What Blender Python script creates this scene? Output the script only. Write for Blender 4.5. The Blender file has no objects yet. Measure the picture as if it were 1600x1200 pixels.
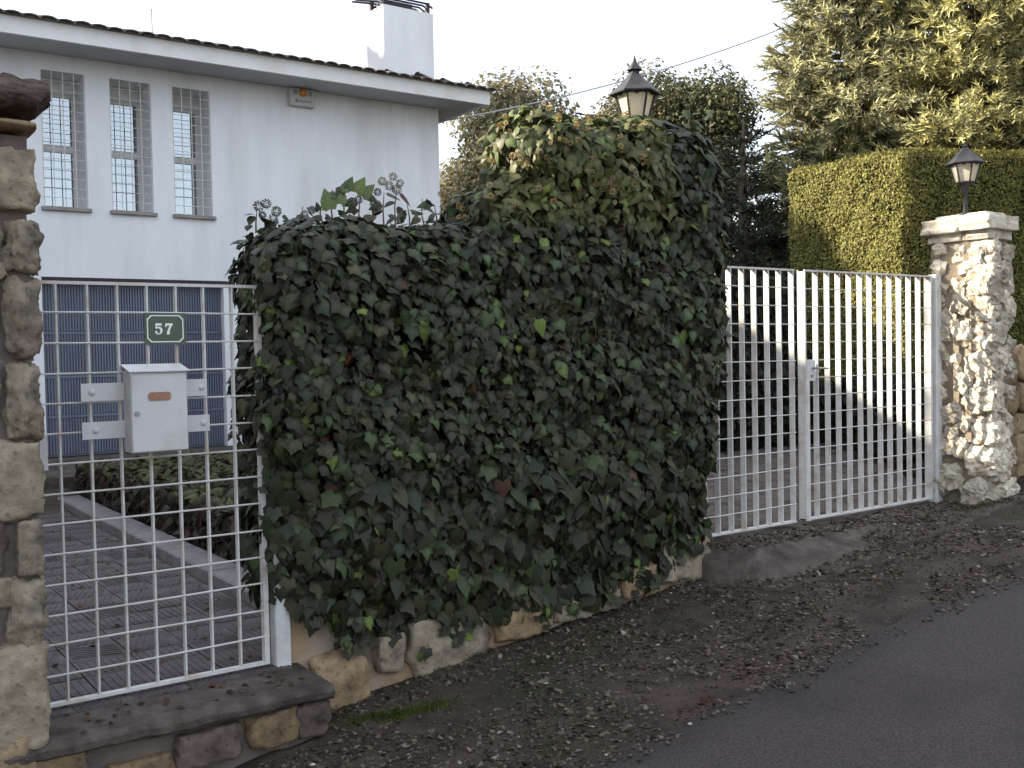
import bpy, bmesh, math, random
import numpy as np
from math import sin, cos, pi, radians, sqrt, atan, atan2
from mathutils import Vector, Matrix, noise
random.seed(7); rng = np.random.default_rng(11)
SC = bpy.context.scene
COL = SC.collection

# ------------------------------------------------------------------ camera
CAM = np.array([0, -4.86, 1.6]); FPX = 1600.0
YAW = atan2(2250, 1600); PITCH = atan(50/1600); ROLL = 0.019
Fv = np.array([cos(YAW)*cos(PITCH), sin(YAW)*cos(PITCH), -sin(PITCH)])
R0 = np.array([sin(YAW), -cos(YAW), 0.0]); U0 = np.cross(R0, Fv)
Rv = R0*cos(ROLL) - U0*sin(ROLL); Uv = U0*cos(ROLL) + R0*sin(ROLL)
cd = bpy.data.cameras.new("camera"); cam = bpy.data.objects.new("camera", cd); COL.objects.link(cam)
cam.matrix_world = Matrix(((Rv[0], Uv[0], -Fv[0], CAM[0]), (Rv[1], Uv[1], -Fv[1], CAM[1]), (Rv[2], Uv[2], -Fv[2], CAM[2]), (0, 0, 0, 1)))
cd.sensor_width = 36.0; cd.lens = 36.0; cd.clip_start = 0.05; cd.clip_end = 2000
SC.camera = cam

# ------------------------------------------------------------------ sun, sky, exposure
KSUN, ESUN = 0.80, 0.68          # light runs along (1, -KSUN, -ESUN)
el = atan(ESUN/sqrt(1+KSUN**2))
az_to_sun = atan2(KSUN, -1.0)    # angle of the direction towards the sun, from +X
w = bpy.data.worlds.new("World"); SC.world = w; w.use_nodes = True
nt = w.node_tree; bg = nt.nodes["Background"]
sky = nt.nodes.new("ShaderNodeTexSky"); sky.sky_type = 'NISHITA'; sky.sun_disc = False
sky.sun_elevation = el; sky.sun_rotation = pi/2 - az_to_sun
sky.air_density = 1.0; sky.dust_density = 2.2; sky.ozone_density = 1.0
hz = nt.nodes.new("ShaderNodeMix"); hz.data_type = 'RGBA'; hz.inputs[0].default_value = .62      # thin bright overcast haze over the clear sky
nt.links.new(sky.outputs[0], hz.inputs[6]); hz.inputs[7].default_value = (5.15, 5.4, 5.95, 1)
nt.links.new(hz.outputs[2], bg.inputs[0]); bg.inputs[1].default_value = 0.113
sl = bpy.data.lights.new("sun", 'SUN'); sl.energy = 5.0; sl.angle = radians(0.5); sl.color = (1.0, 0.90, 0.74)
so = bpy.data.objects.new("sun", sl); COL.objects.link(so)
so.rotation_mode = 'QUATERNION'; so.rotation_quaternion = Vector((1, -KSUN, -ESUN)).to_track_quat('-Z', 'Y')
so.location = (-20, 10, 20)
SC.view_settings.view_transform = 'Standard'; SC.view_settings.look = 'None'
SC.view_settings.exposure = 1.66; SC.view_settings.gamma = 1; SC.view_settings.use_curve_mapping = False

# ------------------------------------------------------------------ helpers
def at(px, py, Y):
    """survey: the point of the vertical plane y=Y that a sight line of the survey photo meets"""
    r = Fv + Rv*(px-800)/FPX - Uv*(py-600)/FPX
    return CAM + r*(Y-CAM[1])/r[1]

def tag(o, label=None, cat=None, group=None, kind=None):
    if label: o['label'] = label
    if cat: o['category'] = cat
    if group: o['group'] = group
    if kind: o['kind'] = kind
    return o

def link(name, me, m=None, parent=None, loc=None):
    o = bpy.data.objects.new(name, me); COL.objects.link(o)
    if m is not None and not me.materials: me.materials.append(m)
    if loc is not None: o.location = loc
    if parent is not None: o.parent = parent
    return o

def empty(name, loc, label, cat, group=None):
    o = bpy.data.objects.new(name, None); COL.objects.link(o); o.location = loc; o.empty_display_size = .1
    return tag(o, label, cat, group)

class MB:
    """collects verts/faces in world coordinates, links them relative to the parent thing's base"""
    def __init__(s): s.v = []; s.f = []
    def box(s, x0, x1, y0, y1, z0, z1):
        n = len(s.v)
        s.v += [(x0,y0,z0),(x1,y0,z0),(x1,y1,z0),(x0,y1,z0),(x0,y0,z1),(x1,y0,z1),(x1,y1,z1),(x0,y1,z1)]
        s.f += [tuple(n+i for i in q) for q in ((0,3,2,1),(4,5,6,7),(0,1,5,4),(1,2,6,5),(2,3,7,6),(3,0,4,7))]
        return s
    def tube(s, pts, rad, n=8, caps=True):
        pts = [Vector(p) for p in pts]
        rads = rad if isinstance(rad, (list, tuple)) else [rad]*len(pts)
        base = len(s.v)
        for i, p in enumerate(pts):
            d = (pts[min(i+1, len(pts)-1)] - pts[max(i-1, 0)]).normalized()
            a = d.orthogonal().normalized() if abs(d.z) > .95 else d.cross(Vector((0, 0, 1))).normalized()
            b = d.cross(a)
            for k in range(n):
                t = 2*pi*k/n; s.v.append(tuple(p + (a*cos(t) + b*sin(t))*rads[i]))
        for i in range(len(pts)-1):
            for k in range(n):
                s.f.append((base+i*n+k, base+i*n+(k+1) % n, base+(i+1)*n+(k+1) % n, base+(i+1)*n+k))
        if caps:
            s.f.append(tuple(base+k for k in range(n))[::-1]); s.f.append(tuple(base+(len(pts)-1)*n+k for k in range(n)))
        return s
    def lathe(s, c, prof, n=16, rot=0):
        base = len(s.v)
        for r, z in prof:
            for k in range(n):
                t = 2*pi*k/n+rot; s.v.append((c[0]+r*cos(t), c[1]+r*sin(t), c[2]+z))
        for i in range(len(prof)-1):
            for k in range(n):
                s.f.append((base+i*n+k, base+i*n+(k+1) % n, base+(i+1)*n+(k+1) % n, base+(i+1)*n+k))
        s.f.append(tuple(base+k for k in range(n))[::-1]); s.f.append(tuple(base+(len(prof)-1)*n+k for k in range(n)))
        return s
    def prism(s, poly, y0, y1):
        """poly in (x,z), extruded from y0 (front) to y1"""
        n = len(poly); b = len(s.v)
        s.v += [(x, y0, z) for x, z in poly] + [(x, y1, z) for x, z in poly]
        s.f.append(tuple(range(b, b+n))); s.f.append(tuple(range(b+n, b+2*n))[::-1])
        for k in range(n): s.f.append((b+k, b+n+k, b+n+(k+1) % n, b+(k+1) % n))
        return s
    def build(s, name, m, parent=None, bevel=0, smooth=False):
        me = bpy.data.meshes.new(name)
        off = parent_off(parent)
        me.from_pydata([(x-off[0], y-off[1], z-off[2]) for x, y, z in s.v], [], s.f)
        bm = bmesh.new(); bm.from_mesh(me); bmesh.ops.recalc_face_normals(bm, faces=bm.faces)
        if bevel: bmesh.ops.bevel(bm, geom=bm.edges[:], offset=bevel, segments=1, affect='EDGES')
        bm.to_mesh(me); bm.free()
        if smooth: me.polygons.foreach_set("use_smooth", [True]*len(me.polygons))
        me.update()
        return link(name, me, m, parent)

def parent_off(p):
    off = Vector((0, 0, 0))
    while p is not None:
        off += p.location; p = p.parent
    return off

def mesh_np(name, V, Fc, m=None, smooth=False, colors=None):
    """V (n,3), Fc (k,3|4)"""
    me = bpy.data.meshes.new(name); V = np.asarray(V, dtype=np.float32); Fc = np.asarray(Fc, dtype=np.int32)
    me.vertices.add(len(V)); me.vertices.foreach_set("co", V.ravel())
    k = Fc.shape[1]
    me.loops.add(Fc.size); me.loops.foreach_set("vertex_index", Fc.ravel())
    me.polygons.add(len(Fc)); me.polygons.foreach_set("loop_start", np.arange(0, Fc.size, k, dtype=np.int32))
    me.polygons.foreach_set("loop_total", np.full(len(Fc), k, dtype=np.int32))
    if smooth: me.polygons.foreach_set("use_smooth", np.ones(len(Fc), dtype=bool))
    me.update(calc_edges=True)
    if colors is not None:
        at_ = me.color_attributes.new("Col", 'FLOAT_COLOR', 'POINT')
        c = np.ones((len(V), 4), dtype=np.float32); c[:, :3] = colors
        at_.data.foreach_set("color", c.ravel())
    if m is not None: me.materials.append(m)
    return me

def scatter(name, tmpl, P, Rm, S, colr, m, parent=None):
    """one mesh of many copies of the template; tmpl=(verts (n,3), tris (k,3)); Rm (N,3,3); S (N,) or (N,3)"""
    tv, tf = np.asarray(tmpl[0], float), np.asarray(tmpl[1], int)
    N = len(P); S = np.asarray(S, float)
    if S.ndim == 1: S = np.repeat(S[:, None], 3, 1)
    L = tv[None, :, :]*S[:, None, :]
    V = np.einsum('nij,nkj->nki', Rm, L) + np.asarray(P)[:, None, :]
    off = np.array(parent_off(parent)); V = V - off
    Fc = tf[None, :, :] + (np.arange(N)*len(tv))[:, None, None]
    C = np.repeat(np.asarray(colr)[:, None, :], len(tv), 1).reshape(-1, 3) if colr is not None else None
    me = mesh_np(name, V.reshape(-1, 3), Fc.reshape(-1, tf.shape[1]), m, colors=C)
    return link(name, me, None, parent)

def frames(Nrm, Down):
    """rotation matrices with local z = Nrm, local -y close to Down"""
    z = Nrm/np.linalg.norm(Nrm, axis=1)[:, None]
    y = -Down; y = y - (y*z).sum(1)[:, None]*z; y /= (np.linalg.norm(y, axis=1)[:, None]+1e-9)
    x = np.cross(y, z)
    return np.stack([x, y, z], axis=2)

def vnoise(P, f, seed=0.0):
    return np.array([noise.noise(Vector((p[0]*f+seed, p[1]*f+seed*1.7, p[2]*f-seed))) for p in P])

# ------------------------------------------------------------------ materials
def mat(name, c1, c2=None, scale=8.0, rough=.8, bump=0.0, bscale=None, spec=.3, detail=6, c3=None, c3scale=1.2, c3amt=.5, metallic=0, contrast=(0.35, 0.65), stretch=None, coord='Object'):
    m = bpy.data.materials.new(name); m.use_nodes = True; t = m.node_tree; b = t.nodes["Principled BSDF"]
    b.inputs["Roughness"].default_value = rough; b.inputs["Specular IOR Level"].default_value = spec; b.inputs["Metallic"].default_value = metallic
    tc = t.nodes.new("ShaderNodeTexCoord"); src = tc.outputs[coord]
    if stretch:
        mp = t.nodes.new("ShaderNodeMapping"); mp.inputs["Scale"].default_value = stretch; t.links.new(src, mp.inputs[0]); src = mp.outputs[0]
    c1 = (*c1, 1); c2 = (*(c2 or c1[:3]), 1)
    n = t.nodes.new("ShaderNodeTexNoise"); n.inputs["Scale"].default_value = scale; n.inputs["Detail"].default_value = detail; n.inputs["Roughness"].default_value = .65
    t.links.new(src, n.inputs["Vector"])
    r = t.nodes.new("ShaderNodeValToRGB"); r.color_ramp.elements[0].position = contrast[0]; r.color_ramp.elements[1].position = contrast[1]
    r.color_ramp.elements[0].color = c1; r.color_ramp.elements[1].color = c2
    t.links.new(n.outputs["Fac"], r.inputs[0]); out = r.outputs[0]
    if c3:
        n2 = t.nodes.new("ShaderNodeTexNoise"); n2.inputs["Scale"].default_value = c3scale; n2.inputs["Detail"].default_value = 5
        t.links.new(src, n2.inputs["Vector"])
        r2 = t.nodes.new("ShaderNodeValToRGB"); r2.color_ramp.elements[0].position = .5; r2.color_ramp.elements[1].position = .68
        r2.color_ramp.elements[0].color = (0, 0, 0, 1); r2.color_ramp.elements[1].color = (c3amt,)*3+(1,)
        t.links.new(n2.outputs["Fac"], r2.inputs[0])
        mx = t.nodes.new("ShaderNodeMix"); mx.data_type = 'RGBA'; t.links.new(r2.outputs[0], mx.inputs[0]); t.links.new(out, mx.inputs[6]); mx.inputs[7].default_value = (*c3, 1); out = mx.outputs[2]
    t.links.new(out, b.inputs["Base Color"])
    if bump:
        nb = t.nodes.new("ShaderNodeTexNoise"); nb.inputs["Scale"].default_value = bscale or scale*3; nb.inputs["Detail"].default_value = 8; nb.inputs["Roughness"].default_value = .7
        t.links.new(src, nb.inputs["Vector"]); bp = t.nodes.new("ShaderNodeBump"); bp.inputs["Strength"].default_value = bump; bp.inputs["Distance"].default_value = .02
        t.links.new(nb.outputs["Fac"], bp.inputs["Height"]); t.links.new(bp.outputs[0], b.inputs["Normal"])
    return m

def stone_mat(name, base, alt, dark, seed):
    m = mat(name, base, alt, scale=7, rough=.95, bump=.9, bscale=28, spec=.15, c3=dark, c3scale=5.5, c3amt=.85)
    t = m.node_tree; b = t.nodes["Principled BSDF"]
    oi = t.nodes.new("ShaderNodeObjectInfo"); hsv = t.nodes.new("ShaderNodeHueSaturation")
    src = b.inputs["Base Color"].links[0].from_socket
    mr = t.nodes.new("ShaderNodeMapRange"); mr.inputs[3].default_value = .72; mr.inputs[4].default_value = 1.25
    t.links.new(oi.outputs["Random"], mr.inputs[0]); t.links.new(mr.outputs[0], hsv.inputs["Value"])
    t.links.new(src, hsv.inputs["Color"])
    # pits
    vo = t.nodes.new("ShaderNodeTexVoronoi"); vo.inputs["Scale"].default_value = 26
    tc = [n for n in t.nodes if n.type == 'TEX_COORD'][0]; t.links.new(tc.outputs["Object"], vo.inputs["Vector"])
    rp = t.nodes.new("ShaderNodeValToRGB"); rp.color_ramp.elements[0].position = .08; rp.color_ramp.elements[1].position = .3
    rp.color_ramp.elements[0].color = (.45, .42, .4, 1); rp.color_ramp.elements[1].color = (1, 1, 1, 1)
    t.links.new(vo.outputs["Distance"], rp.inputs[0])
    mx = t.nodes.new("ShaderNodeMix"); mx.data_type = 'RGBA'; mx.blend_type = 'MULTIPLY'; mx.inputs[0].default_value = .7
    t.links.new(hsv.outputs[0], mx.inputs[6]); t.links.new(rp.outputs[0], mx.inputs[7]); t.links.new(mx.outputs[2], b.inputs["Base Color"])
    return m

def leaf_mat(name, rough=.42, transl=.25, spec=.4, objcol=False, mult=1.0, vary=.35, nscale=14):
    m = bpy.data.materials.new(name); m.use_nodes = True; t = m.node_tree; b = t.nodes["Principled BSDF"]
    if objcol:
        a = t.nodes.new("ShaderNodeObjectInfo"); src = a.outputs["Color"]
    else:
        a = t.nodes.new("ShaderNodeVertexColor"); a.layer_name = "Col"; src = a.outputs["Color"]
    n = t.nodes.new("ShaderNodeTexNoise"); n.inputs["Scale"].default_value = nscale; n.inputs["Detail"].default_value = 5
    tc = t.nodes.new("ShaderNodeTexCoord"); t.links.new(tc.outputs["Object"], n.inputs[0])
    mr = t.nodes.new("ShaderNodeMapRange"); mr.inputs[1].default_value = .3; mr.inputs[2].default_value = .7; mr.inputs[3].default_value = mult*(1-vary); mr.inputs[4].default_value = mult*(1+vary)
    t.links.new(n.outputs[0], mr.inputs[0])
    v = t.nodes.new("ShaderNodeVectorMath"); v.operation = 'SCALE'; t.links.new(src, v.inputs[0]); t.links.new(mr.outputs[0], v.inputs["Scale"])
    t.links.new(v.outputs[0], b.inputs["Base Color"])
    b.inputs["Roughness"].default_value = rough; b.inputs["Specular IOR Level"].default_value = spec
    tr = t.nodes.new("ShaderNodeBsdfTranslucent"); t.links.new(v.outputs[0], tr.inputs[0])
    mx = t.nodes.new("ShaderNodeMixShader"); mx.inputs[0].default_value = transl
    t.links.new(b.outputs[0], mx.inputs[1]); t.links.new(tr.outputs[0], mx.inputs[2]); t.links.new(mx.outputs[0], t.nodes["Material Output"].inputs[0])
    return m

M = {}
M['ground'] = mat('earth and litter', (.030, .021, .017), (.085, .063, .050), scale=3.4, rough=.95, bump=.8, bscale=40, c3=(.030, .034, .014), c3scale=.9, c3amt=.8)
M['asphalt'] = mat('asphalt', (.028, .0225, .0205), (.108, .091, .084), scale=90, rough=.9, bump=.7, bscale=160, c3=(.040, .033, .032), c3scale=1.3, c3amt=.7, contrast=(.3, .7))
M['concrete'] = mat('old concrete', (.070, .056, .047), (.140, .117, .100), scale=11, rough=.95, bump=.9, bscale=38, c3=(.034, .025, .021), c3scale=3.2, c3amt=.9)
M['kerb'] = mat('concrete kerb', (.17, .155, .16), (.24, .22, .22), scale=7, rough=.85, bump=.3, c3=(.14, .125, .12), c3scale=3, c3amt=.6)
M['tile'] = mat('paving tile', (.070, .058, .059), (.115, .098, .10), scale=12, rough=.8, bump=.35, bscale=50, c3=(.045, .034, .032), c3scale=2, c3amt=.7)
M['render'] = mat('white render', (.75, .76, .77), (.82, .83, .83), scale=1.6, rough=.9, bump=.3, bscale=60, spec=.2, c3=(.60, .60, .58), c3scale=1.1, c3amt=.55, stretch=(1.6, 1, .30))
M['soffit'] = mat('soffit', (.44, .45, .46), (.50, .50, .51), scale=2, rough=.9)
M['fascia'] = mat('fascia', (.76, .76, .73), (.82, .81, .78), scale=3, rough=.85, bump=.1, c3=(.62, .60, .54), c3scale=3, c3amt=.5)
M['rooftile'] = mat('roof tile', (.12, .10, .09), (.24, .205, .18), scale=7, rough=.9, bump=.4, c3=(.28, .26, .22), c3scale=3, c3amt=.6)
M['white'] = mat('white painted steel', (.52, .51, .485), (.60, .59, .565), scale=20, rough=.5, spec=.4, bump=.12, bscale=90, c3=(.36, .23, .13), c3scale=8, c3amt=.5)
M['white2'] = mat('white painted steel box', (.50, .50, .49), (.54, .54, .53), scale=5, rough=.45, spec=.4, bump=.05, bscale=20, c3=(.36, .33, .28), c3scale=6, c3amt=.4)
M['post'] = mat('grey white post', (.55, .56, .55), (.66, .66, .64), scale=10, rough=.6, bump=.15, c3=(.35, .30, .24), c3scale=6, c3amt=.4)
M['steel'] = mat('dull steel', (.25, .25, .25), (.4, .4, .4), scale=30, rough=.4, metallic=.7)
M['iron'] = mat('black iron', (.018, .017, .018), (.035, .033, .034), scale=20, rough=.5, spec=.4)
M['copper'] = mat('coppery plate', (.25, .12, .07), (.33, .17, .10), scale=60, rough=.45, spec=.5)
M['dark'] = mat('dark slot', (.02, .02, .022), rough=.7)
M['signgreen'] = mat('sign green', (.045, .075, .045), (.055, .09, .052), scale=10, rough=.4, spec=.5)
M['signwhite'] = mat('sign white', (.72, .74, .70), (.78, .79, .76), scale=10, rough=.5)
M['orange'] = mat('orange lens', (.65, .20, .02), (.75, .28, .03), scale=10, rough=.25, spec=.6)
M['greyplastic'] = mat('grey plastic', (.22, .22, .21), rough=.6)
M['door'] = mat('blue grey door', (.135, .150, .190), (.17, .187, .232), scale=3, rough=.55, spec=.3, c3=(.10, .115, .16), c3scale=.8, c3amt=.6, stretch=(1, 1, .3))
M['lintel'] = mat('dark lintel', (.035, .025, .025), (.05, .035, .035), scale=5, rough=.7)
M['winframe'] = mat('window frame', (.52, .51, .48), (.60, .59, .56), scale=5, rough=.6)
M['grille'] = mat('grille paint', (.58, .57, .54), (.66, .65, .62), scale=8, rough=.6)
M['sill'] = mat('stone sill', (.24, .21, .19), (.32, .29, .26), scale=8, rough=.85, bump=.2)
M['curtain'] = mat('curtain', (.42, .40, .37), (.52, .50, .47), scale=3, rough=.9, stretch=(14, 1, .3))
M['interior'] = mat('dim interior', (.10, .10, .10), rough=1)
M['mortar'] = mat('mortar', (.13, .105, .092), (.19, .155, .135), scale=9, rough=1, bump=.7, bscale=40, spec=.1)
M['mortarlight'] = mat('pale mortar', (.19, .155, .11), (.30, .25, .19), scale=9, rough=1, bump=.7, bscale=40, spec=.1)
M['stonetan'] = stone_mat('tan limestone', (.25, .205, .145), (.42, .355, .26), (.10, .075, .055), 1)
M['stonedark'] = stone_mat('weathered brown stone', (.12, .085, .070), (.21, .165, .135), (.05, .036, .032), 2)
M['stonepale'] = stone_mat('pale limestone', (.56, .50, .39), (.72, .66, .55), (.28, .21, .14), 3)
M['stonemix'] = stone_mat('mottled limestone', (.22, .175, .125), (.42, .36, .27), (.055, .042, .034), 5)
M['stonebrown'] = stone_mat('brown rubble', (.25, .175, .10), (.38, .28, .17), (.10, .07, .045), 4)
M['plaster'] = mat('base plaster', (.23, .155, .095), (.34, .24, .15), scale=4, rough=.95, bump=.6, bscale=22, c3=(.40, .37, .34), c3scale=2.2, c3amt=.7)
M['bark'] = mat('bark', (.07, .055, .042), (.13, .105, .08), scale=10, rough=.95, bump=.8, bscale=22, stretch=(1, 1, .25))
M['stem'] = mat('brown stem', (.10, .065, .04), (.16, .11, .07), scale=10, rough=.8)
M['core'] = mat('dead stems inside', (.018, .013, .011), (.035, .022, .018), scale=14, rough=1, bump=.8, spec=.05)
M['hedgecore'] = mat('hedge inside', (.035, .03, .014), (.055, .047, .02), scale=14, rough=1, bump=.8, spec=.05)
M['ivy'] = leaf_mat('ivy leaf', spec=.28, rough=.5); M['ivyobj'] = leaf_mat('ivy leaf single', objcol=True, spec=.28, rough=.5)
M['needle'] = leaf_mat('conifer needle', rough=.65, transl=.15, spec=.15)
M['foliage'] = leaf_mat('tree leaf', rough=.6, transl=.25, spec=.2)
M['litter'] = leaf_mat('dry litter', rough=.9, transl=.0, spec=.1)
M['umbel'] = leaf_mat('flower head', rough=.9, transl=.1, spec=.1)
M['cable'] = mat('cable', (.45, .45, .45), rough=.6)

def glass_mat():
    m = bpy.data.materials.new('window glass'); m.use_nodes = True; t = m.node_tree; t.nodes.remove(t.nodes["Principled BSDF"])
    g = t.nodes.new("ShaderNodeBsdfGlossy"); g.inputs["Roughness"].default_value = .02; g.inputs[0].default_value = (.9, .93, .95, 1)
    tr = t.nodes.new("ShaderNodeBsdfTransparent"); tr.inputs[0].default_value = (.75, .78, .78, 1)
    mx = t.nodes.new("ShaderNodeMixShader"); mx.inputs[0].default_value = .30
    t.links.new(tr.outputs[0], mx.inputs[1]); t.links.new(g.outputs[0], mx.inputs[2]); t.links.new(mx.outputs[0], t.nodes["Material Output"].inputs[0])
    return m
M['glass'] = glass_mat()
def milk_glass():
    m = bpy.data.materials.new('milky lantern glass'); m.use_nodes = True; t = m.node_tree; b = t.nodes["Principled BSDF"]
    b.inputs["Base Color"].default_value = (.80, .74, .58, 1); b.inputs["Roughness"].default_value = .3
    tr = t.nodes.new("ShaderNodeBsdfTranslucent"); tr.inputs[0].default_value = (.85, .76, .55, 1)
    mx = t.nodes.new("ShaderNodeMixShader"); mx.inputs[0].default_value = .45
    t.links.new(b.outputs[0], mx.inputs[1]); t.links.new(tr.outputs[0], mx.inputs[2]); t.links.new(mx.outputs[0], t.nodes["Material Output"].inputs[0])
    return m
M['milk'] = milk_glass()

# ------------------------------------------------------------------ ground heights
def smooth(t): t = np.clip(t, 0, 1); return t*t*(3-2*t)
def z_street(X): return -.197 + .104*(np.clip(X, -12, 24)-2.27)
def z_ground(X, Y):
    X = np.asarray(X, float); Y = np.asarray(Y, float)
    zs = z_street(X)
    near = np.minimum(zs, .27)
    zs = zs + (near-zs)*smooth((X-5)/1.0)*smooth((8.4-X)/.5)*smooth((Y+.75)/.4)
    zg = .0 + (.262-.0)*smooth((X-2.5)/2.3)
    zg = np.where(X < 2.6, .262*smooth((Y-5.5)/3.0)+.0, zg)
    zg = zg + (np.maximum(z_street(X), .262)-zg)*smooth((X-18)/8)
    return zs + (zg-zs)*smooth((Y-.02)/.2)

def grid_sheet(name, xs, ys, zf, m):
    XX, YY = np.meshgrid(xs, ys); Z = zf(XX, YY)
    V = np.stack([XX, YY, Z], 2).reshape(-1, 3); nx = len(xs); ny = len(ys)
    i = np.arange((ny-1)*(nx-1)); r = i//(nx-1); c = i % (nx-1); a = r*nx+c
    Fc = np.stack([a, a+1, a+nx+1, a+nx], 1)
    o = link(name, mesh_np(name, V, Fc, m, smooth=True)); return tag(o, kind='structure')

def z_terrain(X, Y):
    z = z_ground(X, Y)
    fine = smooth((Y+1.62)/.15)*smooth((.0-Y)/.12)*smooth((14-X)/2)
    n = np.array([noise.noise(Vector((a*3.1, b*3.1, 0)))*.022+noise.noise(Vector((a*13, b*13, 3)))*.016 if f > 0 else 0 for a, b, f in zip(X.ravel(), Y.ravel(), fine.ravel())]).reshape(X.shape)
    far = np.maximum(np.abs(X-5)-60, 0) + np.maximum(np.abs(Y)-60, 0)
    return z + n*fine + .0*far
xs = np.unique(np.concatenate([np.linspace(-400, -12, 14), np.linspace(-12, -1, 12), np.arange(-1, 11, .07), np.linspace(11, 26, 16), np.linspace(26, 500, 14)]))
ys = np.unique(np.concatenate([np.linspace(-400, -8, 12), np.linspace(-8, -1.8, 8), np.arange(-1.8, .36, .06), np.linspace(.4, 12, 16), np.linspace(12, 500, 16)]))
grid_sheet('ground', xs, ys, z_terrain, M['ground'])

# asphalt lane: its ragged edge sits a little proud of the verge
rx = np.unique(np.concatenate([np.linspace(-60, -1, 30), np.arange(-1, 12, .06), np.linspace(12, 24, 8), np.linspace(24, 90, 10)]))
rows = []
for k, dy in enumerate([0, .03, .25, 1.0, 2.2, 3.6, 5.0]):
    row = []
    for x in rx:
        e = -1.57 + .07*noise.noise(Vector((x*.9, 5, 0))) + .035*noise.noise(Vector((x*5, 9, 0))) + .012*noise.noise(Vector((x*19, 2, 0)))
        y = e-dy if dy < 4.9 else -6.4
        z = z_street(x) + (.024 if k else -.03) + (.02*smooth(min(dy, 2.5)/2.5))
        row.append((x, y, float(z)))
    rows.append(row)
V = np.array(rows).reshape(-1, 3); nx = len(rx)
Fc = [(r*nx+c, (r+1)*nx+c, (r+1)*nx+c+1, r*nx+c+1) for r in range(len(rows)-1) for c in range(nx-1)]
tag(link('road', mesh_np('road', V, Fc, M['asphalt'], smooth=True)), kind='structure')

# concrete ramp in front of the double gate
rows = []
ax = np.arange(4.88, 8.02, .09)
for k, (y, dz) in enumerate([(.14, 0), (-.02, 0), (-.30, 0), (-.36, -.012), (-.40, -.04), (-.62, None), (-.85, None)]):
    row = []
    for x in ax:
        yy = y + (.03*noise.noise(Vector((x*2.2, k, 0))) if k > 1 else 0)
        base = float(z_ground(x, yy))
        if dz is None: z = base + (.03 if k == 5 else -.03)
        else: z = max(.298+dz, base+.012)
        z = z + (base-.03-z)*(1-float(smooth((x-4.86)/.28)))*float(smooth((-.05-yy)/.2))
        z += .006*noise.noise(Vector((x*6, yy*6, 4)))
        row.append((x, yy, z))
    rows.append(row)
nx = len(ax); V = np.array(rows).reshape(-1, 3).tolist()
Fc = [(r*nx+c, (r+1)*nx+c, (r+1)*nx+c+1, r*nx+c+1) for r in range(len(rows)-1) for c in range(nx-1)]
n0 = len(V)
for r in range(len(rows)): V.append((V[r*nx][0], V[r*nx][1], -.15))
for r in range(len(rows)-1): Fc.append((r*nx, n0+r, n0+r+1, (r+1)*nx))
tag(link('concrete_ramp', mesh_np('concrete_ramp', V, Fc, M['concrete'])), kind='structure')

# driveway behind the double gate and court before the garage door
def drive_z(X, Y): return np.maximum(z_ground(X, Y), .285) + .006
dr = grid_sheet('driveway', np.linspace(5.05, 13.4, 20), np.linspace(.13, 4.6, 12), lambda X, Y: X*0+.301, M['concrete'])
tag(MB().box(2.0, 9.1, 7.35, 9.93, .1, .292).build('garage_court', M['concrete']), kind='structure')

# ------------------------------------------------------------------ paved path and kerb behind the small gate
path = MB().box(.2, 2.36, .10, 7.34, -.2, .03).build('path', M['concrete']); tag(path, kind='structure')
def tile_mesh(v):
    b = MB(); s = .142
    b.box(-s, s, -s, s, 0, .018)
    for k in range(-3, 4):
        x = k*.038; HT = .0215
        if v == 0: pts = [(x-.05, -.12), (x-.038, -.12), (x+.05, .12), (x+.038, .12)]
        else: pts = [(x-.006, -.12), (x+.006, -.12), (x+.006, .12), (x-.006, .12)]
        pts = [(max(-s+.01, min(s-.01, px_)), py_) for px_, py_ in pts]
        n = len(b.v); b.v += [(p, q, .0181) for p, q in pts]+[(p, q, .0215) for p, q in pts]
        b.f += [(n+4, n+5, n+6, n+7)] + [(n+i, n+(i+1) % 4, n+4+(i+1) % 4, n+4+i) for i in range(4)]
    me = bpy.data.meshes.new('tile'); me.from_pydata(b.v, [], b.f); me.materials.append(M['tile']); me.update(); return me
tmesh = [tile_mesh(0), tile_mesh(1)]
for j in range(24):
    for i in range(7):
        x = .42+i*.2915; y = .262+j*.2915
        if x > 2.3 or y > 7.2: continue
        o = link('tile', tmesh[0 if (j//2) % 2 else 1], None, path, (x, y, .031+random.uniform(-.002, .004)))
        o.rotation_euler = (random.uniform(-.006, .006), random.uniform(-.006, .006), (pi/2)*(1 if (i*5+j*3) % 7 == 0 else 0)+random.uniform(-.01, .01))
kerb = MB(); tag(kerb.box(2.33, 2.34, .2, .3, -.1, -.05).build('kerb', M['kerb']), kind='structure')
kp = bpy.data.objects['kerb']
y = .16
while y < 7.3:
    L = .98; MB().box(2.35, 2.60, y, y+L-.012, -.05, .125+random.uniform(-.004, .006)).build('kerb_stone', M['kerb'], kp, bevel=.012); y += L

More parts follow.
